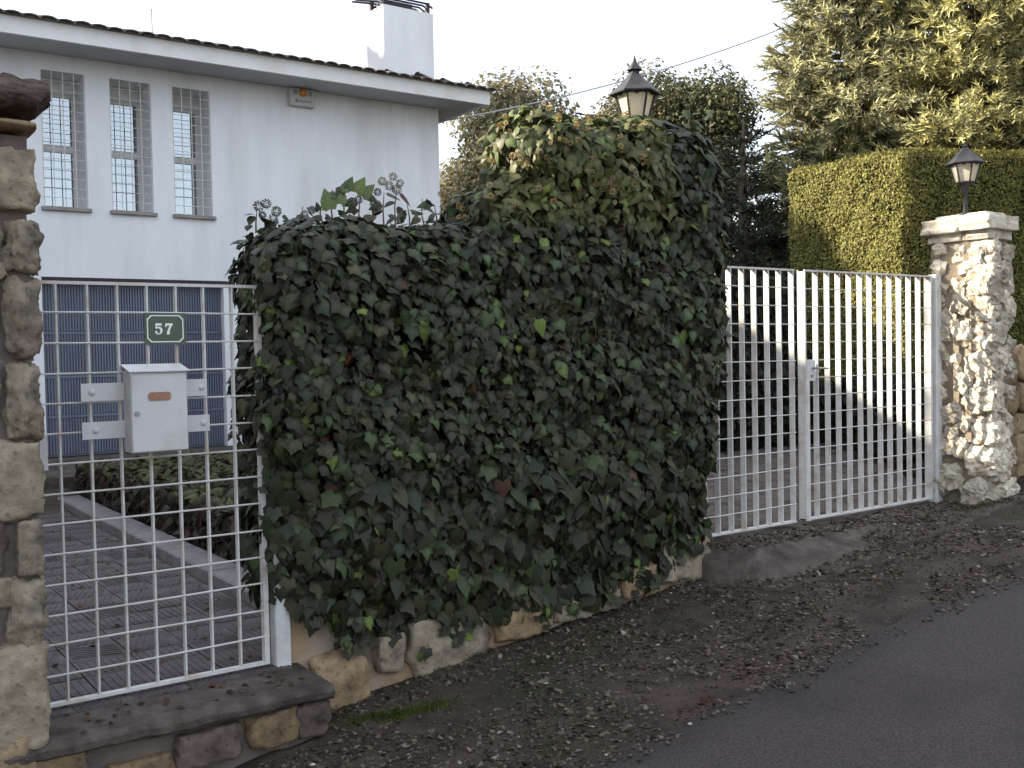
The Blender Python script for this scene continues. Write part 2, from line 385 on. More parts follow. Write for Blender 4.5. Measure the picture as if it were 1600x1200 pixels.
# threshold of the small gate
st = empty('doorstep', (1.4, -.2, -.2), 'worn grey concrete doorstep with ribbed tiles under the small grid gate', 'step')
b = MB()
prof = [(-.40, -.022), (-.418, -.006), (-.422, .022), (-.408, .042), (-.36, .05), (-.135, .05), (.10, .05), (.10, -.035), (-.36, -.035)]
xs_ = np.linspace(.45, 2.07, 60)
for x in xs_:
    for (yy, zz) in prof:
        j = .010*noise.noise(Vector((x*5, yy*9, zz*9)))+.007*noise.noise(Vector((x*17, yy*23, zz*23))); sh = -.035*(x-.8)/1.2*(1 if yy < -.3 else 0)
        b.v.append((x + (.0 if yy > -.3 else .0), yy+j+sh, zz+j*.6))
n = len(prof)
for i in range(len(xs_)-1):
    for k in range(n): b.f.append((i*n+k, i*n+(k+1) % n, (i+1)*n+(k+1) % n, (i+1)*n+k))
b.f.append(tuple(range(n))); b.f.append(tuple((len(xs_)-1)*n+k for k in range(n))[::-1])
b.build('slab', M['concrete'], st)
for i in range(6):
    o = link('tile', tmesh[0], None, st, Vector((.62+i*.255, -.03, .034)) - st.location); o.scale = (.87, .52, 1)
b = MB(); b.box(.45, 2.03, -.35, .08, -.5, -.037); b.build('riser', M['mortar'], st)

# ------------------------------------------------------------------ stones
def stone_mesh(w, h, d, n=6, rough=.12, seed=0, squareness=.55, flat=False):
    """irregular rounded block centred at the origin: w along x, h along z, d along y"""
    bm = bmesh.new(); bmesh.ops.create_cube(bm, size=2)
    bmesh.ops.subdivide_edges(bm, edges=bm.edges[:], cuts=n, use_grid_fill=True)
    sd = Vector((seed*3.17 % 97, seed*7.31 % 89, seed*1.93 % 83))
    for v in bm.verts:
        c = v.co.copy(); s = c.normalized()*1.12
        p = c.lerp(s, 1-squareness)
        # uneven outline
        ang = Vector((s.x*1.1, 0, s.z*1.1)) + sd
        out = 1 + rough*1.2*noise.noise(ang*1.3)
        p.x *= out; p.z *= out
        q = Vector((p.x*w/2, p.y*d/2, p.z*h/2))
        sc_ = min(w, h)
        q += s*(rough*sc_*.5*noise.noise(q*(3.0/sc_)+sd) + rough*sc_*.38*noise.noise(q*(8.0/sc_)+sd) + rough*sc_*.2*noise.noise(q*(20.0/sc_)+sd)) if n < 12 else s*(rough*sc_*.5*noise.noise(q*(3.0/sc_)+sd) + rough*sc_*.30*(.4-abs(noise.noise(q*(6.0/sc_)+sd))*2) + rough*sc_*.25*noise.noise(q*(14.0/sc_)+sd))
        v.co = q
    me = bpy.data.meshes.new('stone'); bm.to_mesh(me); bm.free()
    me.polygons.foreach_set("use_smooth", [not flat]*len(me.polygons)); me.update(); return me

# left pillar: only its street face shows
lp = empty('stone_pillar', (.5, -.1, -.3), 'big brown rubble stone gate pillar with dark cap stone at the left of the small gate', 'pillar')
LPY = -.37
b = MB(); zz = [-.55, .0, .4, .8, 1.2, 1.6, 2.0, 2.35, 2.5]
for i in range(len(zz)-1): b.box(.22, .822+.006*sin(i*3), -.368, .13, zz[i]+(.0005 if i else 0), zz[i+1])
b.build('mortar', M['mortar'], lp)
def pillar_stone(px0, px1, py0, py1, mt, seed, rough=.12, sq=.6, n=10, depth=.20, tilt=0, Y=LPY):
    a = at(px0, py0, Y); c = at(px1, py1, Y)
    w_, h_ = c[0]-a[0], a[2]-c[2]
    me = stone_mesh(w_, h_, depth, n=n, rough=rough, seed=seed, squareness=sq)
    me.materials.append(M[mt])
    o = link('stone', me, None, lp, Vector(((a[0]+c[0])/2, Y+depth*.30, (a[2]+c[2])/2)) - lp.location)
    o.rotation_euler = (0, tilt, 0); return o
pillar_stone(-130, 77, 106, 178, 'stonedark', 1, .24, .62, 12, .55, .02)
pillar_stone(-120, 52, 176, 208, 'stonebrown', 2, .14, .6, 12, .45)
pillar_stone(-125, 59, 214, 336, 'stonetan', 3, .14, .48, 12, .3, .03)
pillar_stone(2, 65, 340, 428, 'stonemix', 4, .24, .45, 14, .26)
pillar_stone(-120, 6, 346, 400, 'stonetan', 5, .15)
pillar_stone(-115, 12, 405, 440, 'stonetan', 6, .15)
pillar_stone(-8, 67, 428, 562, 'stonemix', 7, .20, .45, 14, .3)
pillar_stone(-120, -10, 445, 560, 'stonedark', 8, .15)
pillar_stone(4, 68, 566, 688, 'stonemix', 9, .25, .42, 14, .26)
pillar_stone(-120, 2, 575, 640, 'stonetan', 10, .15)
pillar_stone(-60, 69, 692, 806, 'stonetan', 11, .10, .66, 12, .28, -.02)
pillar_stone(22, 69, 810, 898, 'stonemix', 12, .16, .68, 12, .26)
pillar_stone(-120, 14, 812, 900, 'stonedark', 13, .15)
pillar_stone(-30, 20, 905, 948, 'stonetan', 14, .15, .6, 8)
pillar_stone(6, 74, 902, 1012, 'stonemix', 15, .22, .42, 14, .28, .05)
pillar_stone(-70, 80, 1018, 1158, 'stonetan', 16, .10, .66, 14, .3, .03)
pillar_stone(-110, 60, 1165, 1290, 'stonebrown', 17, .14, .6, 10, .3)
pillar_stone(50, 140, 1185, 1260, 'stonebrown', 18, .15, .6, 10, .2)

# stones under the doorstep
rs = [(95, 1245, 60), (215, 1235, 95), (320, 1190, 100), (420, 1140, 80), (480, 1115, 60)]
for i, (pxx, pyy, wd) in enumerate(rs):
    p = at(pxx, pyy-28, -.33); me = stone_mesh(wd/330, .17, .16, n=7, rough=.16, seed=60+i, squareness=.55); me.materials.append(M['stonebrown' if i % 2 else 'stonedark'])
    link('stone', me, None, st, Vector((p[0], -.33, min(p[2], -.12))) - st.location)

# right pillar
rp = empty('stone_pillar', (7.93, -.22, .3), 'pale rubble stone gate pillar carrying a lantern, sunlit on its left face', 'pillar')
b = MB(); b.box(7.775, 8.09, -.425, .05, .1, 2.44); b.build('mortar', M['mortarlight'], rp)
seed = 100
z = .30; row = 0
def rubble(u0, u1, z0, z1, cell, put):
    """random rubble: jittered centres, each stone sized to the gap left by its neighbours"""
    pts = []; tries = 0; rr = random.Random(5+int(u1*100))
    while tries < 3000:
        tries += 1; p = (rr.uniform(u0, u1), rr.uniform(z0, z1)); m_ = cell*rr.uniform(.72, 1.15)*(1.25 if p[1] < .85 else 1)
        if all(abs(p[0]-q[0])/1.0 + abs(p[1]-q[1]) > (m_+q[2])*.66 or (p[0]-q[0])**2+(p[1]-q[1])**2 > ((m_+q[2])*.5)**2 for q in pts): pts.append((*p, m_))
    for (u, v, m_) in pts: put(u, v, m_, rr)
def put_left(u, v, m_, rr):
    global seed
    u = max(-.40, min(-.02, u)); flare = .06*max(0, 1-(v-.3)/.5)
    me = stone_mesh(.20, m_*rr.uniform(.85, 1.2), m_*rr.uniform(.85, 1.25), n=6, rough=.30, seed=seed, squareness=.62, flat=True); me.materials.append(M['stonepale']); seed += 1
    o = link('stone', me, None, rp, Vector((7.855-flare+rr.uniform(-.025, .012), u, v))-rp.location); o.rotation_euler = (rr.uniform(-.5, .5), rr.uniform(-.15, .15), rr.uniform(-.18, .18))
def put_front(u, v, m_, rr):
    global seed
    u = max(7.84, min(8.05, u)); flare = .06*max(0, 1-(v-.3)/.5)
    me = stone_mesh(m_*rr.uniform(.85, 1.15), m_*rr.uniform(.9, 1.25), .20, n=6, rough=.26, seed=seed, squareness=.62, flat=True); me.materials.append(M['stonepale']); seed += 1
    o = link('stone', me, None, rp, Vector((u, -.385-flare+rr.uniform(-.015, .02), v))-rp.location); o.rotation_euler = (rr.uniform(-.12, .12), rr.uniform(-.5, .5), rr.uniform(-.15, .15))
rubble(-.46, .03, .36, 2.38, .165, put_left); rubble(7.80, 8.10, .36, 2.38, .16, put_front)
for (x0, x1, y0, y1, z0, z1) in ((7.75, 8.10, -.46, .07, 2.43, 2.50), (7.70, 8.15, -.50, .10, 2.50, 2.60)):
    for (a0, a1) in ((y0, (y0+y1)/2-.03), ((y0+y1)/2-.03, y1)):
        me = stone_mesh((x1-x0), (z1-z0)*1.12, (a1-a0)*1.0, n=9, rough=.10, seed=seed, squareness=.9); me.materials.append(M['stonepale']); seed += 1
        link('cap_stone', me, None, rp, Vector(((x0+x1)/2, (a0+a1)/2, (z0+z1)/2+random.uniform(-.004, .004))) - rp.location)
b = MB(); b.box(7.78, 8.08, -.43, .03, 2.59, 2.645); b.build('cap_mortar', M['stonepale'], rp, bevel=.02)

# rubble wall running on from the right pillar
rw = empty('rubble_wall', (9.5, .1, .4), 'rough brown rubble garden wall running on to the right of the pale pillar', 'wall')
b = MB()
for k in range(8): b.box(8.13+k*.6, 8.13+(k+1)*.6-.001, -.12, .2, -.1, 1.30+.07*k); 
b.build('mortar', M['mortar'], rw)
x = 8.14
while x < 12.8:
    L = random.uniform(.22, .42); z = .30 + .06*(x-8)
    while z < 1.30+.1*(x-8.1):
        h = random.uniform(.16, .30)
        me = stone_mesh(L*1.05, h*1.05, .24, n=5, rough=.22, seed=seed, squareness=.5); me.materials.append(M['stonebrown']); seed += 1
        o = link('stone', me, None, rw, Vector((x+L/2, -.15+random.uniform(-.05, .02), z+h/2)) - rw.location); o.rotation_euler = (0, random.uniform(-.3, .3), 0)
        z += h
    x += L

# low wall that the ivy covers
lw = empty('low_wall', (3.5, .1, -.2), 'low plastered rubble wall showing under the bottom of the ivy', 'wall')
b = MB()
xs_ = np.arange(2.0, 5.09, .05); zs_ = np.linspace(-.5, 1.6, 40)
V = []; 
for x in xs_:
    for z in zs_:
        d = .02*noise.noise(Vector((x*3, z*3, 1)))+.008*noise.noise(Vector((x*11, z*11, 1)))
        V.append((x, -.02+d-.10*max(0, .25-(z-float(z_street(x))))*1.2, z))
nz = len(zs_); Fc = [(i*nz+j, (i+1)*nz+j, (i+1)*nz+j+1, i*nz+j+1) for i in range(len(xs_)-1) for j in range(nz-1)]
me = mesh_np('face', np.array(V)-np.array(lw.location), Fc, M['plaster'], smooth=True); link('face', me, None, lw)
MB().box(2.0, 5.0, .06, .20, -.5, 1.7).build('core', M['mortar'], lw)
x = 2.12
for (wd, hh, off, mt) in [(.34, .30, .10, 'stonebrown'), (.16, .22, .18, 'stonetan'), (.52, .34, .12, 'stonetan'), (.40, .27, .14, 'stonebrown'), (.28, .22, .12, 'stonetan'), (.18, .2, .1, 'stonetan'), (.30, .2, .12, 'stonebrown'), (.44, .30, .17, 'stonetan')]:
    z = float(z_street(x+wd/2))+off
    me = stone_mesh(wd, hh, .16, n=9, rough=.13, seed=seed, squareness=.6); me.materials.append(M[mt]); seed += 1
    link('stone', me, None, lw, Vector((x+wd/2, -.035, z)) - lw.location)
    x += wd+.035

# ------------------------------------------------------------------ gates
def grid_bars(root, xs_b, x0, x1, z0, z1, nrow, yd, tv, th, lt=.004, top=True):
    for x in xs_b:
        MB().box(x-tv/2, x+tv/2, -yd/2, yd/2, z0+.001, z1-.001).build('vertical_bar', M['white'], root)
    for k in range(nrow+1):
        z = z0+(z1-z0)*k/nrow
        hh = th*(1.5 if k in (0, nrow) else 1)
        sag = random.uniform(-.003, .003)
        if k in (0, nrow): MB().box(x0, x1, -yd/2-.002, yd/2+.002, z-hh/2, z+hh/2).build('rail', M['white'], root)
        else: MB().tube([(x0, -yd/2-.003, z+sag), ((x0+x1)/2, -yd/2-.003, z+sag+random.uniform(-.003, .003)), (x1, -yd/2-.003, z-sag)], th/2, 6).build('horizontal_bar', M['white'], root)

g1 = empty('grid_gate', (1.35, 0, .06), 'narrow white grid gate carrying the number sign and the mailbox', 'gate')
grid_bars(g1, [.726, .858, .989, 1.121, 1.251, 1.383, 1.516, 1.647, 1.786], .70, 1.93, .075, 1.945, 14, .030, .0085, .0095)
MB().box(1.905, 1.93, -.02, .02, .07, 1.95).build('stile', M['white'], g1)
MB().box(.895, .93, -.045, -.018, 1.12, 1.275).build('latch_plate', M['white2'], g1, bevel=.003)
gp = MB().box(1.955, 2.035, -.045, .035, -.05, 1.96).build('gate_post', M['post'], bevel=.006); tag(gp, 'white steel post of the small gate, half swallowed by ivy leaves', 'post')

def gate_leaf(x0, x1, xsb, label, latch):
    r = empty('grid_gate_leaf', ((x0+x1)/2, 0, .32), label, 'gate', 'leaves of the double driveway gate')
    grid_bars(r, xsb, x0, x1, .332, 2.152, 14, .044, .009, .008)
    return r
bR = [5.417, 5.542, 5.675, 5.805, 5.941]; bL = [4.50+.1315*k for k in range(7)]
ga = gate_leaf(4.45, 5.952, bL+bR, 'left leaf of the white double driveway gate, coming out of the ivy', False)
gb = gate_leaf(6.05, 7.66, [6.211, 6.345, 6.474, 6.606, 6.74, 6.86, 6.991, 7.116, 7.243, 7.373, 7.505], 'right leaf of the white double driveway gate, with the lock, sunlit', True)
MB().box(6.050, 6.064, -.034, .034, .325, 2.158).build('stile', M['white'], gb)
MB().box(6.0645, 6.095, -.036, -.028, .325, 1.50).build('cover_strip', M['white'], gb)
MB().box(7.635, 7.66, -.030, .030, .325, 2.158).build('stile', M['white'], gb)
lk = MB().box(6.078, 6.165, -.035, .03, 1.345, 1.50).build('lock_case', M['white2'], gb, bevel=.004)
MB().tube([(6.13, -.035, 1.44), (6.13, -.085, 1.44), (6.235, -.09, 1.437)], .008, 8).build('handle', M['steel'], lk)
MB().tube([(6.12, -.035, 1.385), (6.12, -.045, 1.385)], .012, 8).build('keyhole', M['steel'], lk)
gp2 = MB().box(7.685, 7.765, -.05, .03, .25, 2.17).build('gate_post', M['post'], bevel=.006); tag(gp2, 'pale square steel post between the double gate and the right stone pillar', 'post')

# ------------------------------------------------------------------ number sign
sg = empty('number_sign', (1.456, -.04, 1.67), 'green house number sign reading 57 on the small gate', 'sign')
def octagon(x0, x1, z0, z1, c): return [(x0+c, z0), (x1-c, z0), (x1, z0+c), (x1, z1-c), (x1-c, z1), (x0+c, z1), (x0, z1-c), (x0, z0+c)]
MB().prism([(1.362, 1.666), (1.55, 1.666), (1.55, 1.812), (1.362, 1.812)], -.036, -.030).build('plate', M['signgreen'], sg)
b = MB(); o1 = octagon(1.372, 1.540, 1.676, 1.802, .018); o2 = octagon(1.377, 1.535, 1.681, 1.797, .0165)
for k in range(8):
    q = [o1[k], o1[(k+1) % 8], o2[(k+1) % 8], o2[k]]; b.prism(q, -.038, -.0362)
b.build('border_line', M['signwhite'], sg)
five = [(.06, .55), (.06, 1.0), (.62, 1.0), (.66, .80), (.22, .80), (.22, .66), (.38, .70), (.58, .66), (.72, .50), (.72, .28), (.60, .08), (.36, 0), (.14, .04), (.0, .18), (.04, .32), (.16, .34), (.24, .24), (.20, .14), (.32, .08), (.46, .14), (.50, .30), (.48, .46), (.38, .56), (.24, .56), (.16, .50)]
seven = [(.02, 1.0), (.0, .66), (.10, .66), (.16, .80), (.44, .80), (.28, .52), (.16, .22), (.14, 0), (.42, 0), (.42, .24), (.50, .52), (.74, .90), (.74, 1.0)]
def digit(poly, x0, z0, s, nm):
    b = MB(); bm = bmesh.new()
    f1 = [bm.verts.new((x0+x*s*.92-sg.location.x, -.0375-sg.location.y, z0+z*s-sg.location.z)) for x, z in poly]
    f = bm.faces.new(f1); r = bmesh.ops.extrude_face_region(bm, geom=[f]); 
    for v in [g for g in r['geom'] if isinstance(g, bmesh.types.BMVert)]: v.co.y += .0012
    bmesh.ops.recalc_face_normals(bm, faces=bm.faces); bmesh.ops.triangulate(bm, faces=bm.faces)
    me = bpy.data.meshes.new(nm); bm.to_mesh(me); bm.free(); link(nm, me, M['signwhite'], sg)
digit(five, 1.408, 1.712, .052, 'digit'); digit(seven, 1.455, 1.712, .052, 'digit')
MB().box(1.375, 1.535, -.030, -.0181, 1.70, 1.712).build('bracket', M['white'], sg)

# ------------------------------------------------------------------ mailbox
mb = empty('mailbox', (1.386, -.05, 1.175), 'white steel mailbox bolted to the small gate on four straps', 'mailbox')
MB().box(1.259, 1.513, -.150, -.036, 1.178, 1.540).build('body', M['white2'], mb, bevel=.003)
dr_ = MB().box(1.262, 1.510, -.156, -.1505, 1.182, 1.531).build('door', M['white2'], mb, bevel=.002)
b = MB(); n = 0
b.v += [(1.250, -.168, 1.541), (1.522, -.168, 1.541), (1.522, -.03, 1.572), (1.250, -.03, 1.572), (1.250, -.168, 1.546), (1.522, -.168, 1.546), (1.522, -.03, 1.577), (1.250, -.03, 1.577)]
b.f += [(0, 3, 2, 1), (4, 5, 6, 7), (0, 1, 5, 4), (1, 2, 6, 5), (2, 3, 7, 6), (3, 0, 4, 7)]
b.build('lid', M['white2'], mb)
np_ = MB(); 
pl = [(1.345+.011*cos(t)*1, 1.4305+.019*sin(t)) for t in np.linspace(pi/2, 3*pi/2, 7)] + [(1.425+.011*cos(t), 1.4305+.019*sin(t)) for t in np.linspace(-pi/2, pi/2, 7)]
holder = MB().prism(pl, -.160, -.1562).build('name_holder', M['copper'], mb)
MB().box(1.352, 1.419, -.1612, -.1602, 1.4185, 1.4365).build('name_card', M['copper'], holder)
MB().tube([(1.284, -.1562, 1.356), (1.284, -.163, 1.356)], .0115, 12).build('lock', M['steel'], mb)
for (xa, xb, z0, z1, bx_) in ((1.072, 1.2585, 1.415, 1.495, 1.120), (1.072, 1.2585, 1.245, 1.322, 1.130), (1.5135, 1.640, 1.420, 1.500, 1.612), (1.5135, 1.648, 1.252, 1.330, 1.617)):
    s_ = MB().box(xa, xb, -.052, -.046, z0, z1).build('strap', M['white2'], mb, bevel=.001)
    zc = (z0+z1)/2
    MB().lathe((0, 0, 0), [(.001, 0), (.014, .0), (.014, .004), (.006, .010), (.001, .011)], 12).build('bolt', M['white2'], None)
    bo = bpy.data.objects[-1] if False else COL.objects[-1]
    bo.parent = s_; bo.location = (bx_-mb.location.x, -.052-mb.location.y, zc-mb.location.z); bo.rotation_euler = (pi/2, 0, 0)

# ------------------------------------------------------------------ lanterns
def lantern(x, y, z, s, rot, label, finial=True, stem=.0):
    r = empty('lantern', (x, y, z), label, 'lantern', 'lanterns on the gate pillars')
    z0 = z+stem
    if stem: MB().lathe((x, y, z), [(.05, 0), (.05, .012), (.018, .02), (.014, stem*.6), (.03, stem*.9), (.045, stem)], 12).build('stem', M['iron'], r, smooth=False)
    rb, rt, hp = .082*s, .128*s, .172*s
    MB().lathe((x, y, z0), [(rb*.7, 0), (rb*1.08, .004), (rb*1.08, .014*s)], 6, rot).build('base_ring', M['iron'], r)
    for k in range(6):
        a0, a1 = rot+k*pi/3, rot+(k+1)*pi/3
        b = MB(); e = .0
        P = lambda rr, a, zz: (x+rr*cos(a), y+rr*sin(a), zz)
        i_ = .93
        b.v += [P(rb*i_, a0, z0+.014*s), P(rb*i_, a1, z0+.014*s), P(rt*i_, a1, z0+hp), P(rt*i_, a0, z0+hp)]; b.f += [(0, 1, 2, 3)]
        ob = b.build('pane', M['milk'], r)
        MB().tube([P(rb, a0, z0+.008*s), P(rt, a0, z0+hp)], .0075*s, 6).build('glazing_bar', M['iron'], r)
        # scalloped valance on top of the pane
        b = MB(); m1 = [P(rt*1.0, a0+(a1-a0)*q, z0+hp) for q in (0, 1)]
        n_ = 9; pts = []
        for q in range(n_):
            t = q/(n_-1); p0 = Vector(m1[0]).lerp(Vector(m1[1]), t); drop = (.010+.012*abs(sin(t*2*pi)) *0 + .014*(1-abs(sin(t*2*pi))))*s
            pts.append((p0, drop))
        nb_ = len(b.v)
        for p0, d_ in pts: b.v += [(p0.x, p0.y, p0.z), (p0.x, p0.y, p0.z-d_)]
        for q in range(n_-1): b.f.append((nb_+2*q, nb_+2*q+1, nb_+2*q+3, nb_+2*q+2))
        b.build('valance', M['iron'], r)
    prof = [(.165*s, hp-.004), (.166*s, hp+.004), (.115*s, hp+.045*s), (.055*s, hp+.105*s), (.030*s, hp+.135*s)]
    MB().lathe((x, y, z0), prof, 6, rot).build('roof', M['iron'], r)
    if finial:
        prof = [(.030*s, hp+.135*s+.0005), (.028*s, hp+.150*s), (.052*s, hp+.150*s), (.040*s, hp+.168*s), (.016*s, hp+.20*s), (.008*s, hp+.225*s), (.001, hp+.248*s)]
    else: prof = [(.030*s, hp+.135*s+.0005), (.018*s, hp+.145*s), (.024*s, hp+.155*s), (.004*s, hp+.175*s), (.001, hp+.19*s)]
    MB().lathe((x, y, z0), prof, 6, rot).build('finial', M['iron'], r)
    return r
LA = radians(228+6)+pi/6
lantern(4.455, .0, 3.045, 1.0, LA, 'black iron lantern with milky panes rising out of the top of the ivy', True, stem=0.0)
lantern(7.83, -.22, 2.64, .92, LA+.12+.45, 'black iron lantern on the right pale stone pillar, against the clipped hedge', False, stem=.25)

# ------------------------------------------------------------------ house
H = empty('white_house', (3, 9.94, .29), 'white rendered two storey house with three barred windows and blue garage door', 'house')
HY = 9.94; HL, HR, HB = .5, 9.11, 18.0
wins = [(2.915, 3.475), (3.793, 4.357), (4.655, 5.206)]
WZ0, WZ1 = 3.665, 5.482; GX0, GX1, GZ1 = 2.85, 5.33, 2.66; LZ = 2.725
b = MB()
def wallbox(x0, x1, z0, z1): b.box(x0, x1, HY, HY+.5, z0, z1)
cols = [HL, GX0, wins[0][0], wins[0][1], wins[1][0], wins[1][1], wins[2][0], wins[2][1], HR]
wallbox(HL, HR, WZ1, 5.70); wallbox(HL, HR, LZ, WZ0)
for a_, c_ in ((HL, wins[0][0]), (wins[0][1], wins[1][0]), (wins[1][1], wins[2][0]), (wins[2][1], HR)): wallbox(a_, c_, WZ0, WZ1)
wallbox(HL, GX0, .0, LZ); wallbox(5.41, HR, .0, LZ)
b.box(HR-.3, HR, HY+.5, HB, 0, 5.70); b.box(HL, HL+.3, HY+.5, HB, 0, 5.70); b.box(HL+.3, HR-.3, HB-.3, HB, 0, 5.70)
b.build('wall', M['render'], H)
MB().box(HL+.3, HR-.3, HY+1.1, HY+1.2, 0, 5.7).build('inner_wall', M['interior'], H)
MB().box(GX0, 5.41, HY-.012, HY+.25, GZ1, LZ).build('lintel', M['lintel'], H)
MB().box(GX1, 5.41, HY-.004, HY+.25, .29, GZ1).build('door_jamb', M['render'], H)
gd = MB(); 
gdr = MB().box(GX0, GX1, HY+.13, HY+.16, .29, GZ1-.001).build('garage_door', M['door'], H)
zz_ = [.30, .84, 1.38, 1.98, 2.655]
for i in range(4):
    b = MB(); z0, z1 = zz_[i]+.02, zz_[i+1]-.02; nn = 66; wv = (GX1-GX0-.04)/nn
    for k in range(nn):
        x0 = GX0+.02+k*wv; b.box(x0+.004, x0+wv*.62, HY+.105, HY+.1295, z0, z1)
    b.box(GX0+.01, GX1-.01, HY+.098, HY+.104, z1+.001, z1+.03)
    b.build('ribbed_panel', M['door'], gdr)
for (x0, x1) in wins:
    rec = .42
    wf = MB(); y0, y1 = HY+rec, HY+rec+.05
    zt = WZ1-.20; zm = WZ0+.86*1.0
    wf.box(x0, x1, y0-.015, y1, zt, WZ1)                   # shutter box
    wf.box(x0, x0+.06, y0, y1, WZ0, zt-.001); wf.box(x1-.09, x1, y0, y1, WZ0, zt-.001)
    wf.box(x0+.06, x1-.09, y0+.001, y1, WZ0, WZ0+.05); wf.box(x0+.06, x1-.09, y0-.004, y1, zm-.05, zm+.05); wf.box(x0+.06, x1-.09, y0+.001, y1, zt-.05, zt-.001)
    wo = wf.build('window', M['winframe'], H)
    for (za, zb) in ((WZ0+.05, zm-.05), (zm+.05, zt-.05)):
        MB().box(x0+.06, x1-.09, y0+.02, y0+.026, za, zb).build('pane', M['glass'], wo)
    MB().box(x0+.03, x1-.10, y0+.10, y0+.11, WZ0+.02, zm).build('curtain', M['curtain'], wo)
    gr = MB(); n_ = 4
    fr = MB()
    fr.box(x0+.003, x0+.015, HY+.012, HY+.026, WZ0+.001, WZ1-.004); fr.box(x1-.015, x1-.003, HY+.012, HY+.026, WZ0+.001, WZ1-.004)
    go = fr.build('window_grille', M['grille'], H)
    for k in range(1, n_): xx = x0+(x1-x0)*k/n_; MB().box(xx-.0055, xx+.0055, HY+.008, HY+.020, WZ0+.001, WZ1-.001).build('vertical_bar', M['grille'], go)
    for k in range(1, 14): zq = WZ0+(WZ1-WZ0)*k/14; MB().tube([(x0+.001, HY+.002, zq), (x1-.001, HY+.002, zq)], .0045, 5).build('horizontal_bar', M['grille'], go)
    MB().box(x0-.035, x1+.035, HY-.055, HY+rec-.002, WZ0-.05, WZ0-.0005).build('window_sill', M['sill'], H, bevel=.005)
# eaves, roof
EX0, EX1, EY0, EY1 = HL-.75, 9.66, 9.20, HB+.7
MB().box(EX0+.06, EX1-.06, EY0+.06, EY1-.06, 5.702, 5.74).build('soffit', M['soffit'], H)
b = MB(); b.box(EX0, EX1, EY0, EY0+.058, 5.685, 5.905); b.box(EX1-.058, EX1, EY0+.0585, EY1, 5.685, 5.905); b.box(EX0, EX0+.058, EY0+.0585, EY1, 5.685, 5.905); b.box(EX0+.0585, EX1-.0585, EY1-.058, EY1, 5.685, 5.905)
b.build('fascia', M['fascia'], H)
RS = .265; RZ = 5.915; OX = .12
ymid = (EY0+EY1)/2; zr = RZ+(ymid-EY0)*RS
A_ = [(EX0-.05, EY0-.05, RZ), (EX1+.05, EY0-.05, RZ), (EX1+.05, EY1+.05, RZ), (EX0-.05, EY1+.05, RZ)]
rl = (ymid-EY0); R_ = [(EX0+rl, ymid, zr), (EX1-rl, ymid, zr)]
assert EX0+rl < EX1-rl
b = MB(); b.v += A_+R_; b.f += [(0, 1, 5, 4), (1, 2, 5), (2, 3, 4, 5), (3, 0, 4), (0, 3, 2, 1)]
roof = b.build('roof', M['rooftile'], H)
def barrel_tile(L=.46, w0=.11, w1=.095, h=.048):
    b = MB(); n = 7
    for (yy, ww, zz0) in ((0, w0, .0), (L, w1, .0)):
        for k in range(n):
            a = pi*k/(n-1); b.v.append((-ww*cos(a), yy, h*sin(a)+zz0))
        for k in range(n):
            a = pi*k/(n-1); b.v.append((-(ww-.014)*cos(a), yy, (h-.014)*sin(a)+zz0))
    for k in range(n-1):
        b.f += [(k, k+1, 2*n+k+1, 2*n+k), (n+k+1, n+k, 3*n+k, 3*n+k+1), (k+1, k, n+k, n+k+1)]
    me = bpy.data.meshes.new('roof_tile'); me.from_pydata(b.v, [], b.f); me.materials.append(M['rooftile']); me.update(); return me
tm_ = barrel_tile(); sl_ang = atan(RS)
nt_ = 0
xx = EX0+.05
while xx < EX1+.12:                                   # bottom course along the front eave, one object a tile
    for row_, dy in ((0, -.11), (1, .24)):
        o = link('roof_tile', tm_, None, roof); yy = EY0+dy
        o.location = Vector((xx, yy, RZ-.02+max(0, (yy-EY0))*RS+row_*.018+random.uniform(-.006, .006))) - H.location
        o.rotation_euler = (sl_ang+random.uniform(-.02, .02), 0, random.uniform(-.03, .03))
    xx += .205
# courses above and hip side as one mass of real tiles
tv = np.array([v.co[:] for v in tm_.vertices]); tf = np.array([p.vertices[:] for p in tm_.polygons])
P = []; Rm = []
def rotm(rx, rz): return np.array(Matrix.Rotation(rz, 3, 'Z') @ Matrix.Rotation(rx, 3, 'X'))
for r_ in range(2, 14):
    yy = EY0-.11+.35*r_; xa, xb = EX0+(yy-EY0), EX1-(yy-EY0)+.1
    for xx in np.arange(EX0+.05, EX1+.12, .205):
        if xa < xx < xb: P.append((xx, yy, RZ-.02+(yy-EY0)*RS+.018)); Rm.append(rotm(sl_ang, 0))
for r_ in range(0, 14):
    xq = EX1+.11-.35*r_
    for yy in np.arange(EY0, EY1, .205):
        d = max(0, EX1-xq)
        if EY0+d < yy < EY1-d: P.append((xq, yy, RZ-.02+d*RS+.01)); Rm.append(rotm(sl_ang, pi/2))
o = scatter('tile_courses', (tv, tf), np.array(P), np.array(Rm), np.ones(len(P)), None, M['rooftile'], H); tag(o, kind='stuff')
MB().box(EX0-.04, EX1+.04, EY0-.05, EY0+.1, 5.906, 5.945).build('tile_bedding', M['rooftile'], H)
